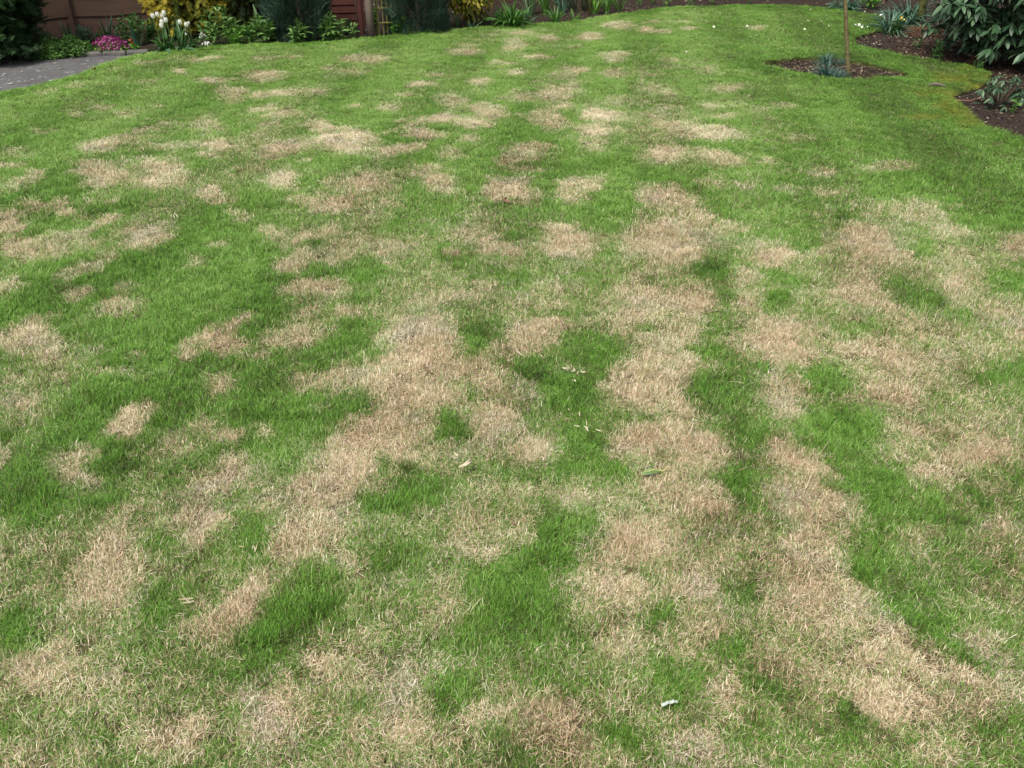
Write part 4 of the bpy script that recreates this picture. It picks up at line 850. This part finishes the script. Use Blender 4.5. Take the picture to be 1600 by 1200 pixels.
# ------------------------------------------------------------------ tulips, each bulb a plant
TB = strap_t(.105, 1.1, 6, .3, .9); TB2 = strap_t(.065, .45, 5, .4, .95)
M_TULF = leafmat('tulip_leaf', [(0, (.035, .095, .035)), (.6, (.075, .165, .065)), (1, (.14, .25, .12))], .45, .35, .2)
M_TULD = leafmat('upright_tulip_leaf', [(0, (.025, .080, .018)), (1, (.06, .16, .035))], .45, .35, .25)
def tulip(hx, hy, bx, by, label, small=False, leaves=2):
    b = g(bx, by); s = ppm(bx, by); b.z = -.03
    H = (by-hy)/s*1.06-.02; dx = (hx-bx)/s
    root = empty('tulip', b, label, 'tulip', 'white tulips at the lawn edge')
    mb = MB(); tube(mb, [(0, 0, 0), (dx*.3, .01, H*.5), (dx, 0, H)], [.004, .0035, .003], 6); mb.build('stem', M_STEM, root)
    k = .6 if small else 1.0; mb = MB()
    for j in range(6):
        a = j*math.pi/3; r = .85 if j % 2 else 1.0; v = []; f = []; t = []
        for i, (z, rr, w) in enumerate([(0, .003, .4), (.010, .016, .9), (.027, .020, 1.0), (.042, .016, .75), (.050, .011, .2)]):
            for q in (-1, 0, 1):
                aa = a+q*w*.62; v.append((dx+math.cos(aa)*rr*r*k, math.sin(aa)*rr*r*k, H+z*k)); t.append(i/4)
        for i in range(4): b_ = 3*i; f += [(b_, b_+1, b_+4, b_+3), (b_+1, b_+2, b_+5, b_+4)]
        p_ = MB(); p_.add(v, f, random.random(), t); mb.add(v, f, random.random(), t)
    mb.build('flower', M_CREAM, root, True)
    for j in range(leaves):
        lf = MB(); lf.scatter(TB if j % 2 else TB2, [(0, 0, .01)], np.array([random.uniform(0, 6.28)]), np.array([random.uniform(1.05, 1.45)]), np.array([random.uniform(-.3, .3)]), np.array([random.uniform(.17, .24)]))
        lf.build('leaf', M_TULD, root)
tulip(250.7, 28, 254, 80, 'white tulip with the largest bloom, leftmost of the tall ones')
tulip(258, 26, 260, 79, 'white tulip, second tall bloom from the left')
tulip(265, 28, 264, 77, 'white tulip bloom just left of the tallest yellowish one')
tulip(268.5, 24, 270, 79, 'tallest white tulip with a slightly yellowish bloom')
tulip(269.5, 33.5, 273, 80, 'white tulip bloom directly below the tallest one')
tulip(262.6, 36, 262, 80, 'white tulip, upper of the two lowest blooms on the left')
tulip(261, 41, 258, 81, 'white tulip, lowest bloom of the left group')
tulip(290, 36, 288, 78, 'white tulip standing alone right of the left group')
tulip(299, 39.5, 297, 78, 'white tulip bloom, rounder, in the right group')
tulip(302.7, 35.5, 303, 76, 'small white tulip bloom at the right top', True)
tulip(295, 45, 293, 77, 'small white tulip bloom low in the right group', True, 1)
tulip(295, 51, 291, 78, 'smallest white tulip bloom, lowest in the right group', True, 1)
def big_leaves(px, py, lst, label):
    b = g(px, py); b.z = -.03; root = empty('tulip_leaves', b, label, 'leaves')
    for az, pit, L, tm in lst:
        lf = MB(); lf.scatter(tm, [(0, 0, .02)], np.array([R(az)]), np.array([R(pit)]), np.array([.2]), np.array([[L*1.25, L, L]])); lf.build('leaf', M_TULD if tm is TB2 else M_TULF, root)
big_leaves(262, 80, [(95, 40, .24, TB), (120, 30, .26, TB), (150, 25, .24, TB), (170, 50, .20, TB), (60, 80, .24, TB2), (200, 35, .22, TB), (0, 82, .25, TB2), (250, 80, .22, TB2)], 'broad grey-green tulip leaves spreading left at the lawn edge')
big_leaves(284, 79, [(-80, 40, .22, TB), (-60, 80, .27, TB2), (10, 82, .30, TB2), (180, 45, .20, TB), (-120, 30, .22, TB), (40, 80, .27, TB2), (90, 82, .30, TB2)], 'broad grey-green tulip leaves right of the left tulip group')

# ------------------------------------------------------------------ rhododendron: whorls of long leathery leaves
RHL = [oval_t(.155, b, .25, .55, 5) for b in (.12, .28, .45)]
def rhodo(px, py, cx, r, hgt, nwh, L, label, near_parts, zmin=.08):
    c = g(px, py); root = empty('rhododendron', (c.x+cx, c.y, -.04), label, 'rhododendron')
    mb = MB(); P = []; A = []; T = []; S_ = []
    for k in range(9):
        a = k*.7; L2 = r*.6
        tube(mb, [(0, 0, 0), (math.cos(a)*L2*.5, math.sin(a)*L2*.5, hgt*.3), (math.cos(a)*L2, math.sin(a)*L2, hgt*.7)], [.025*r+.006, .016*r+.003, .005], 6)
    tips = []
    for k in range(nwh):
        d = Vector(rnd_dirs(1)[0]); q = .84+.16*random.random() if random.random() < .75 else .55+.3*random.random()
        z = hgt*(.5+.5*d.z); pr = math.sqrt(max(.05, 1-(abs(z/hgt-.42)/.62)**2.4))
        h_ = Vector((d.x, d.y, 0)).normalized(); lob = 1+.25*(vn([math.atan2(h_.y, h_.x)*2.4], [z*5], 6)[0]-.5)*2
        p_ = h_*r*pr*q*lob; p_.z = zmin+z; tips.append((p_, h_))
    for p_, h_ in tips:
        tube(mb, [p_*.75+Vector((0, 0, -.03)), p_*.9, p_], [.004, .0035, .003], 4)
        n_ = random.randint(7, 10); tilt = random.uniform(.0, .5)
        for j in range(n_):
            a = j*2*math.pi/n_+random.uniform(-.25, .25)
            out = math.cos(a-math.atan2(h_.y, h_.x))
            P.append(p_); A.append(a-math.pi/2); T.append(-.35-tilt*out+random.gauss(0, .18)+.35*(j % 3 == 0)); S_.append(L*random.uniform(.75, 1.15))
    mb.build('branches', M_BARK, root)
    P = np.array([tuple(q) for q in P]); A = np.array(A); T = np.array(T); S_ = np.array(S_)
    wp = P+np.array(root.location); dist = np.linalg.norm(wp-np.array(cam.location), axis=1)
    # the leaves that show: facing the camera and within the frame's height
    vis = (dist+np.where(wp[:, 2] > .75, 3, 0))
    order = np.argsort(vis); nearl = order[:near_parts]; rest = order[near_parts:]
    meshes = []
    for v_ in range(9):
        m_ = MB(); m_.scatter(RHL[v_ % 3], [(0, 0, 0)], np.array([0.]), np.array([0.]), np.array([0.]), np.array([1.]), np.array([v_/8])); meshes.append(m_.mesh('leaf', M_RHOD, True))
    for i in nearl:
        o = bpy.data.objects.new('leaf', random.choice(meshes)); COL.objects.link(o); o.parent = root
        o.location = P[i]; o.scale = (S_[i],)*3
        o.rotation_euler = (Matrix.Rotation(A[i], 3, 'Z')@Matrix.Rotation(T[i], 3, 'X')@Matrix.Rotation(random.gauss(0, .3), 3, 'Y')).to_euler()
    if len(rest):
        mb = MB()
        for v_ in range(3):
            q = rest[v_::3]; mb.scatter(RHL[v_], P[q], A[q], T[q], RNG.normal(0, .3, len(q)), S_[q])
        tag(mb.build('leaves', M_RHOD, root, True), kind='stuff')
rhodo(1575, 88, .24, .93, 1.15, 1150, .125, 'large rhododendron with long drooping leaves at the right edge', 290, .13)
rhodo(1556, 160, .02, .14, .24, 26, .06, 'small dark rhododendron seedling below the large one', 110, .0)
rhodo(1606, 150, .05, .16, .27, 30, .065, 'dark leafy shoot at the right frame edge below the large rhododendron', 110, .0)

# mossy trunk, young tree, twigs
p = g(1440, 42); mb = MB(); tube(mb, [(0, 0, -.05), (.01, 0, .1), (-.01, .01, .5), (.03, .0, 1.2), (.02, 0, 1.7)], [.050, .042, .038, .034, .03], 12)
tr_ = empty('mossy_tree', (p.x, p.y+.1, -.03), 'moss covered yellow-green tree trunk between daffodil leaves and rhododendron', 'tree')
mm = plain('mossy_bark', (.03, .034, .010), (.10, .10, .024), 30, .95, .01); mb.build('trunk', mm, tr_, True)
mb = MB(); d = rnd_dirs(900); P = d*np.array([.5, .5, .35])*RNG.random((900, 1))**.4+np.array([0, 0, 2.0])
mb.scatter(OV, P, RNG.uniform(0, 6.28, 900), RNG.normal(0, .5, 900), RNG.normal(0, .5, 900), .06*RNG.uniform(.7, 1.2, 900)); mb.build('crown', M_HERBD, tr_)
p = g(1327, 117); yt = empty('young_tree', (p.x, p.y, -.04), 'slender brown-green sapling in the lens shaped bed on the lawn', 'young tree')
sapx = lambda z: -.26*z if z < .7 else -.182-.26*(z-.7)+.10*(z-.7)**2
mb = MB(); n_ = 26; tube(mb, [(sapx(2.3*i/n_), 0, 2.3*i/n_) for i in range(n_+1)], [.0185*(1-.45*i/n_)*(1+(.08 if i % 4 == 0 else 0)) for i in range(n_+1)], 10)
M_SAP = NT('sapling_bark'); tc = M_SAP.n('ShaderNodeTexCoord'); mp = M_SAP.n('ShaderNodeMapping'); mp.inputs['Scale'].default_value = (8, 8, 28); M_SAP.l(tc.outputs['Object'], mp.inputs[0])
nz = M_SAP.noise(1.2, 5, .6, mp.outputs[0]); M_SAP.bump(nz, .003, .5)
mb.build('trunk', M_SAP.fin(M_SAP.ramp(nz, [(.3, (.065, .050, .022)), (.55, (.13, .11, .05)), (.75, (.20, .18, .10))]), .7, .2), yt, True)
mb = MB(); P = []
for k in range(9):
    a = k*2.4; z = 1.55+k*.08; e = Vector((sapx(z)+math.cos(a)*.35, math.sin(a)*.35, z+.25)); s0 = Vector((sapx(z), 0, z))
    tube(mb, [s0, s0.lerp(e, .5)+Vector((0, 0, -.02)), e], [.006, .004, .002], 5)
    P += [tuple(s0.lerp(e, random.uniform(.3, 1))+Vector([random.gauss(0, .03) for _ in range(3)])) for _ in range(26)]
mb.build('branches', M_BARK, yt); mb = MB(); m = len(P)
mb.scatter(OV, P, RNG.uniform(0, 6.28, m), RNG.normal(0, .5, m), RNG.normal(0, .5, m), .045*RNG.uniform(.7, 1.2, m)); mb.build('crown', M_HERBY, yt)
p = g(921, 20); mb = MB(); tube(mb, [(0, 0, -.03), (.004, 0, .4), (.0, .01, .9)], [.013, .012, .010], 8)
o = mb.build('garden_stake', M_TRELLIS, None, True); o.location = (p.x, p.y, -.03); tag(o, 'thin tan garden stake among the upright leaves beyond the lawn', 'stake')

def twigs(px, py, w, d, h, n, label, L=(.08, .22), rad=.0022, mat=M_TWIG, name='twig_heap'):
    c = g(px, py); mb = MB()
    for k in range(n):
        a = random.uniform(-.6, .6)+(math.pi if random.random() < .5 else 0); b = Vector((random.gauss(0, w*.45), random.gauss(0, d*.4), random.uniform(.0, h)))
        e = random.uniform(-.1, .5); l = random.uniform(*L); q = Vector((math.cos(a)*math.cos(e), math.sin(a)*math.cos(e), math.sin(e)))*l
        m_ = b+q*.5+Vector((0, 0, random.uniform(0, .025))); tube(mb, [b, m_, b+q], [rad, rad*.8, rad*.4], 4, cap=False)
    o = mb.build(name, mat); o.location = (c.x, c.y, -.03); return tag(o, label, 'twigs')
M_RTW = plain('red_brown_twig', (.10, .045, .026), (.22, .11, .065), 30, .9)
twigs(1453, 52, .22, .18, .07, 150, 'heap of red-brown dead stems beside the mossy trunk', mat=M_RTW)
twigs(1530, 95, .14, .10, .02, 14, 'few pale dead twigs lying under the rhododendron', (.06, .16), .003)

# ------------------------------------------------------------------ litter on the soil
def litter(name, pts, size, mat, label, long=False):
    n_ = len(pts); x, y = pts.T; P = np.column_stack([x, y, soil_z(x, y)+RNG.uniform(.0, .012, n_)])
    t = ([(-.5, 0, 0), (0, -.25, .08), (.5, .05, .02), (.1, .3, -.04)], [(0, 1, 2, 3)], [0]*4) if not long else ([(-.06, 0, 0), (.06, 0, 0), (.05, .5, .08), (-.05, .5, .08), (0, 1, 0)], [(0, 1, 2, 3), (3, 2, 4)], [0]*5)
    mb = MB(); mb.scatter(t, P, RNG.uniform(0, 6.28, n_), RNG.normal(0, .25, n_), RNG.normal(0, .3, n_), size*RNG.uniform(.4, 1.5, n_)**1.3)
    o = mb.build(name, mat); o['kind'] = 'stuff'; o['label'] = label; return o
def pick(n, x0, x1, y0, y1, f):
    P = np.column_stack([RNG.uniform(x0, x1, n), RNG.uniform(y0, y1, n)]); return P[f(P)]
offl = lambda P: ~inside(P, LAWN) & ((P[:, 1] > 9.0+.43*(P[:, 0]+3.4)-.9) | (P[:, 0] > 1))
litter('leaf_litter', pick(7000, -4.5, 7, 7.4, 12.2, offl), .028, M_CHIP, 'bark crumbs and dead leaf bits on the long back bed')
litter('leaf_litter', pick(14000, 3.0, 7.5, 5.0, 10.5, lambda P: ~inside(P, LAWN)), .024, M_CHIP, 'dark bark crumbs and dead leaf bits in the right bed')
litter('leaf_litter', pick(5200, DIAM[:, 0].min(), DIAM[:, 0].max(), DIAM[:, 1].min(), DIAM[:, 1].max(), lambda P: inside(P, DIAM)), .018,
       leafmat('pale_chip', [(0, (.03, .02, .014)), (.5, (.10, .072, .05)), (1, (.26, .20, .14))], .9, .1, 0), 'pale mulch of dead leaf bits in the sapling bed')
def near_rh(P):
    c = g(1535, 98); return ~inside(P, LAWN) & (np.hypot(P[:, 0]-c.x-.3, P[:, 1]-c.y-.3) < .95)
litter('needle_litter', pick(9000, 3.5, 7, 6.0, 9.5, near_rh), .05, M_CHIPR, 'red-brown needles spread beneath the rhododendron', True)
# crumbs on the path
P = pick(600, -7, -3.3, 6.2, 8.6, lambda P: inside(P, np.array(pth)))
n_ = len(P); mb = MB(); mb.scatter(([(-.5, 0, 0), (0, -.4, .05), (.5, .05, 0), (.1, .45, .03)], [(0, 1, 2, 3)], [0]*4), np.column_stack([P, np.full(n_, .001)]),
    RNG.uniform(0, 6.28, n_), RNG.normal(0, .05, n_), RNG.normal(0, .05, n_), .022*RNG.uniform(.3, 1.6, n_)**1.5)
tag(mb.build('petal_litter', leafmat('pale_crumb', [(0, (.08, .06, .05)), (.4, (.30, .32, .28)), (1, (.62, .64, .60))], .8, .1, 0)), 'pale fallen petals and crumbs on the grey path', kind='stuff')

# ------------------------------------------------------------------ small things on the lawn
def daisy(px, py, label, r=.012, z=.022, petal=True):
    c = g(px, py, .03); root = empty('daisy', (c.x, c.y, float(lawn_z(c.x, c.y))), label, 'daisy', 'daisies dotted over the far lawn')
    tl = R(random.uniform(-50, -20)); mb = MB(); v = []; f = []
    for k in range(12):
        a = k*math.pi/6; b = len(v); v += [(r*.25*math.cos(a), r*.25*math.sin(a), 0), (r*math.cos(a-.2), r*math.sin(a-.2), .002), (r*1.05*math.cos(a), r*1.05*math.sin(a), .0025), (r*math.cos(a+.2), r*math.sin(a+.2), .002)]; f.append((b, b+1, b+2, b+3))
    M_ = Matrix.Rotation(-tl, 3, 'X'); v = [tuple(M_@Vector(q)+Vector((0, 0, z+.02))) for q in v]; mb.add(v, f); mb.build('petals', M_WHITE, root)
    mb = MB(); v = [tuple(M_@Vector((r*.3*math.cos(k), r*.3*math.sin(k), .003))+Vector((0, 0, z+.02))) for k in range(6)]; mb.add(v, [tuple(range(6))]); mb.build('eye', M_YEL, root)
    mb = MB(); tube(mb, [(0, 0, 0), (0, 0, z+.02)], .0012, 4); mb.build('stem', M_STEM, root)
DA = [(1115, 44, 'daisy on the lawn, leftmost bright one'), (1167, 42, 'daisy right beside a pale dry patch'), (1072, 84, 'lone small daisy lower on the lawn than the others'),
    (1257, 46, 'daisy left of the sapling, the lowest and brightest there'), (1262, 34, 'daisy just above the brightest one left of the sapling'),
    (1283, 35, 'faint daisy midway between sapling and its left neighbour daisies'), (1266, 16, 'daisy close to the far lawn edge left of the sapling'),
    (1295, 42, 'faint daisy a little left of the sapling trunk'), (1320, 43, 'daisy peeping out at the left side of the sapling trunk'), (1351, 19, 'daisy at the far right corner of the lawn'), (1355, 43, 'faint daisy at the edge of the right bed')]
for x, y, l_ in DA: daisy(x, y, l_, .012 if (x, y) in ((1115, 44), (1257, 46), (1167, 42)) else .007)
def petals(px, py, n, size, mat, label, name, cat, spread=.02, curl=.5):
    c = g(px, py, .02); mb = MB()
    P = np.column_stack([RNG.normal(0, spread, n), RNG.normal(0, spread, n), RNG.uniform(.024, .036, n)])
    mb.scatter(oval_t(.3, -curl*.3, .3, .5, 4), P, RNG.uniform(0, 6.28, n), RNG.normal(.1, .5, n), RNG.normal(0, .5, n), size*RNG.uniform(.7, 1.2, n))
    o = mb.build(name, mat); o.location = (c.x, c.y, float(lawn_z(c.x, c.y))); return tag(o, label, cat)
petals(1339, 40, 9, .04, M_WHITE, 'fallen white blossom lying right of the sapling trunk', 'fallen_blossom', 'blossom', .02)
petals(1374, 26, 2, .04, M_WHITE, 'fallen cream petal beside the flopping blue-green leaves', 'fallen_petal', 'petal', .01)
o = petals(1405, 42, 7, .035, M_YEL, 'small yellow flower low in front of the blue-green leaves', 'yellow_flower', 'flower', .012); o.location.z = .06
petals(1366, 68, 3, .02, M_WHITE, 'tiny white bits on the soil near the tip of the right bed', 'fallen_petal', 'petal', .02)
M_BEIGE = leafmat('bleached_fibre', [(0, (.46, .36, .22)), (1, (.74, .64, .47))], .7, .2, .2)
def fibre(px, py, n, L, label, cat='dead grass', spread=.012, w=.10):
    c = g(px, py, .03); mb = MB()
    P = np.column_stack([RNG.normal(0, spread, n), RNG.normal(0, spread*.6, n), RNG.uniform(.024, .038, n)])
    mb.scatter(strap_t(w, -.5, 4), P, RNG.uniform(0, 6.28, n), RNG.normal(.2, .4, n), RNG.normal(0, .6, n), L*RNG.uniform(.5, 1.2, n))
    o = mb.build('dead_grass_tuft', M_BEIGE); o.location = (c.x, c.y, float(lawn_z(c.x, c.y))); return tag(o, label, cat)
fibre(900, 582, 9, .022, 'pale frayed wisp of dead grass on a green patch, the largest of five')
fibre(884, 575, 7, .020, 'pale wisp of dead grass left of the largest one')
fibre(899, 548, 4, .018, 'small pale wisp above the largest one')
fibre(898, 597, 3, .018, 'tiny pale wisp below the largest one')
fibre(898, 646, 6, .020, 'pale wisp of dead grass further down the same green strip')
fibre(920, 667, 7, .022, 'curled pale wisp lowest on the green strip')
fibre(820, 558, 3, .03, 'pale dead stalk bits at the lower edge of a straw patch', w=.06)
fibre(706, 716, 8, .022, 'pale tangled wisp left of the curled seed head')
fibre(302, 936, 4, .035, 'long pale dead stalks on green near the lower left', w=.06)
fibre(1136, 1081, 7, .020, 'greyish white frayed scrap near the bottom right of centre')
fibre(393, 857, 6, .018, 'tiny pale wisp on a green patch left of centre')
fibre(1400, 726, 4, .03, 'pale bent dead blades left of the bleached patch at right', w=.07)
fibre(912, 58+0, 3, .03, 'reddish dead bits on a far brown patch')
def lay(mb, px, py, z, rz, name, mat, label, cat, smooth=True):
    c = g(px, py, z); o = mb.build(name, mat, None, smooth); o.location = (c.x, c.y, z+float(lawn_z(c.x, c.y))); o.rotation_euler.z = rz; return tag(o, label, cat)
# curled seed head / husk
mb = MB()
for k in range(22):
    a = random.gauss(0, .12); P0 = Vector((random.uniform(-.002, .002), 0, random.uniform(0, .004)))
    pts = [P0+Vector((.031*math.sin(q*1.5)+.001*k % 3*.001, .012*(1-math.cos(q*1.8))+a*.03*q, .006*math.sin(q*2.6))) for q in (0, .3, .6, .9, 1.15)]
    tube(mb, pts, [.0012, .0022, .0026, .002, .0006], 4, cap=False)
c = g(718, 733, .03); o = mb.build('dry_husk', M_BEIGE, None, True); o.location = (c.x, c.y, .034); o.scale = (1.15, 1.6, 1.2); o.rotation_euler.z = R(8); tag(o, 'curled beige dry husk lying on green grass near the centre', 'husk')
# fallen green leaf with yellow stalk
NL = NT('fallen_leaf'); w_ = NL.n('ShaderNodeTexCoord'); 
lc = NL.mix(NL.ramp(NL.attr('rnd'), [(.4, (0, 0, 0)), (.6, (1, 1, 1))]), (.085, .14, .04), (.16, .21, .07)); NL.fin(lc, .38, .5)
lf = empty('fallen_leaf', tuple(g(1020, 735, .034)), 'pointed green leaf with yellow stalk lying on straw right of centre', 'leaf', None, R(14))
lf.location.z = .026; lf.scale = (.92,)*3
for s_, nm, rv in ((1, 'upper_half', .8), (-1, 'lower_half', .2)):
    mb = MB(); v = []; f = []; N_ = 12
    for i in range(N_+1):
        k = i/N_; x = -.042+.078*k; w = s_*.0155*math.sin(math.pi*min(1, k*1.0))**.85*(1.1-.3*k); z = .010*math.sin(math.pi*k)-.003*k
        v += [(x, 0, z), (x, w*.5, z+.002+.0006*math.sin(i*2)), (x, w, z-.001)]
    for i in range(N_): b = 3*i; f += [(b, b+1, b+4, b+3), (b+1, b+2, b+5, b+4)]
    mb.add(v, f, rv); mb.build(nm, NL.m, lf, True)
mb = MB(); tube(mb, [(-.040, 0, .001), (0, 0, .0115), (.036, 0, .0005), (.048, .002, .004)], [.0005, .0009, .0013, .0012], 5)
mb.build('stalk', plain('leaf_stalk', (.45, .45, .10), (.6, .58, .2), 20, .5), lf, True)
# white plastic plant tag scrap
mb = MB(); v = []; f = []
for i in range(9):
    k = i/8; x = -.019+.038*k; z = .0035*math.sin(k*3)+(.003 if i in (3, 6) else 0)
    w = .0030 if i < 7 else .0022
    v += [(x, -w, z), (x, w, z+.002), (x, w, z+.0032), (x, -w, z+.0012)]
for i in range(8):
    for q in range(4): f.append((4*i+q, 4*i+(q+1) % 4, 4*i+4+(q+1) % 4, 4*i+4+q))
f += [(3, 2, 1, 0), (32, 33, 34, 35)]; mb.add(v, f)
lay(mb, 1046, 1100, .025, R(14), 'plastic_scrap', plain('grey_white_plastic', (.26, .29, .25), (.48, .52, .46), 60, .4), 'narrow white plastic scrap lying on green grass near the bottom', 'scrap', False)
# stick on the moss, dark crumb by the path
mb = MB(); tube(mb, [(-.06, 0, .004), (-.03, .006, .014), (0, .010, .017), (.03, .004, .013), (.06, -.010, .010), (.075, -.014, .004)], [.004, .010, .012, .010, .008, .003], 7)
lay(mb, 1462, 134, .012, R(-6), 'stick', plain('grey_stick', (.07, .055, .045), (.17, .14, .12), 40, .9, .003), 'short grey-brown stick lying on the yellow moss', 'stick')
mb = MB(); tube(mb, [(-.16, 0, .004), (-.05, -.02, .016), (.06, -.03, .012), (.12, .02, .010), (.16, .04, .02)], [.004, .006, .006, .005, .003], 6)
lay(mb, 1500, 160, -.02, R(4), 'stick', M_TWIG, 'dark bent twig at the tip of the soil right of the moss', 'stick')
petals(147, 111, 3, .035, M_TWIG, 'small curled brown leaf on the lawn by the path edge', 'dead_leaf', 'dead leaf', .01)
petals(787, 314, 6, .03, M_TWIG, 'dark brown dead clump at the lower edge of a straw patch', 'dead_leaf', 'dead leaf', .03)
petals(804, 31, 3, .05, plain('pale_pebble', (.4, .38, .36), (.6, .58, .55), 30, .8), 'pale dead leaf caught in the arching strap leaves', 'dead_leaf', 'dead leaf', .01).location.z = .05
# loose bleached stalks scattered over the near turf
n_ = 520; P = np.column_stack([RNG.uniform(-2.6, 2.6, n_), .9+2.8*RNG.random(n_)**1.2]); z = lawn_z(P[:, 0], P[:, 1])
dd, dk_, _, _ = turf(P); kp = RNG.random(n_) < .15+.85*dd; P = P[kp]; z = z[kp]; n_ = len(P)
mb = MB()
for tm, m in ((strap_t(.014, -.5, 5), slice(0, None, 2)), (strap_t(.011, .7, 5), slice(1, None, 2))):
    q = P[m]; k_ = len(q); mb.scatter(tm, np.column_stack([q, z[m]+RNG.uniform(.012, .026, k_)]), RNG.uniform(0, 6.28, k_), RNG.normal(.15, .2, k_), RNG.normal(0, .5, k_), RNG.uniform(.03, .065, k_))
tag(mb.build('dead_stalks', M_BEIGE), 'loose bleached stalks scattered over the turf', kind='stuff')
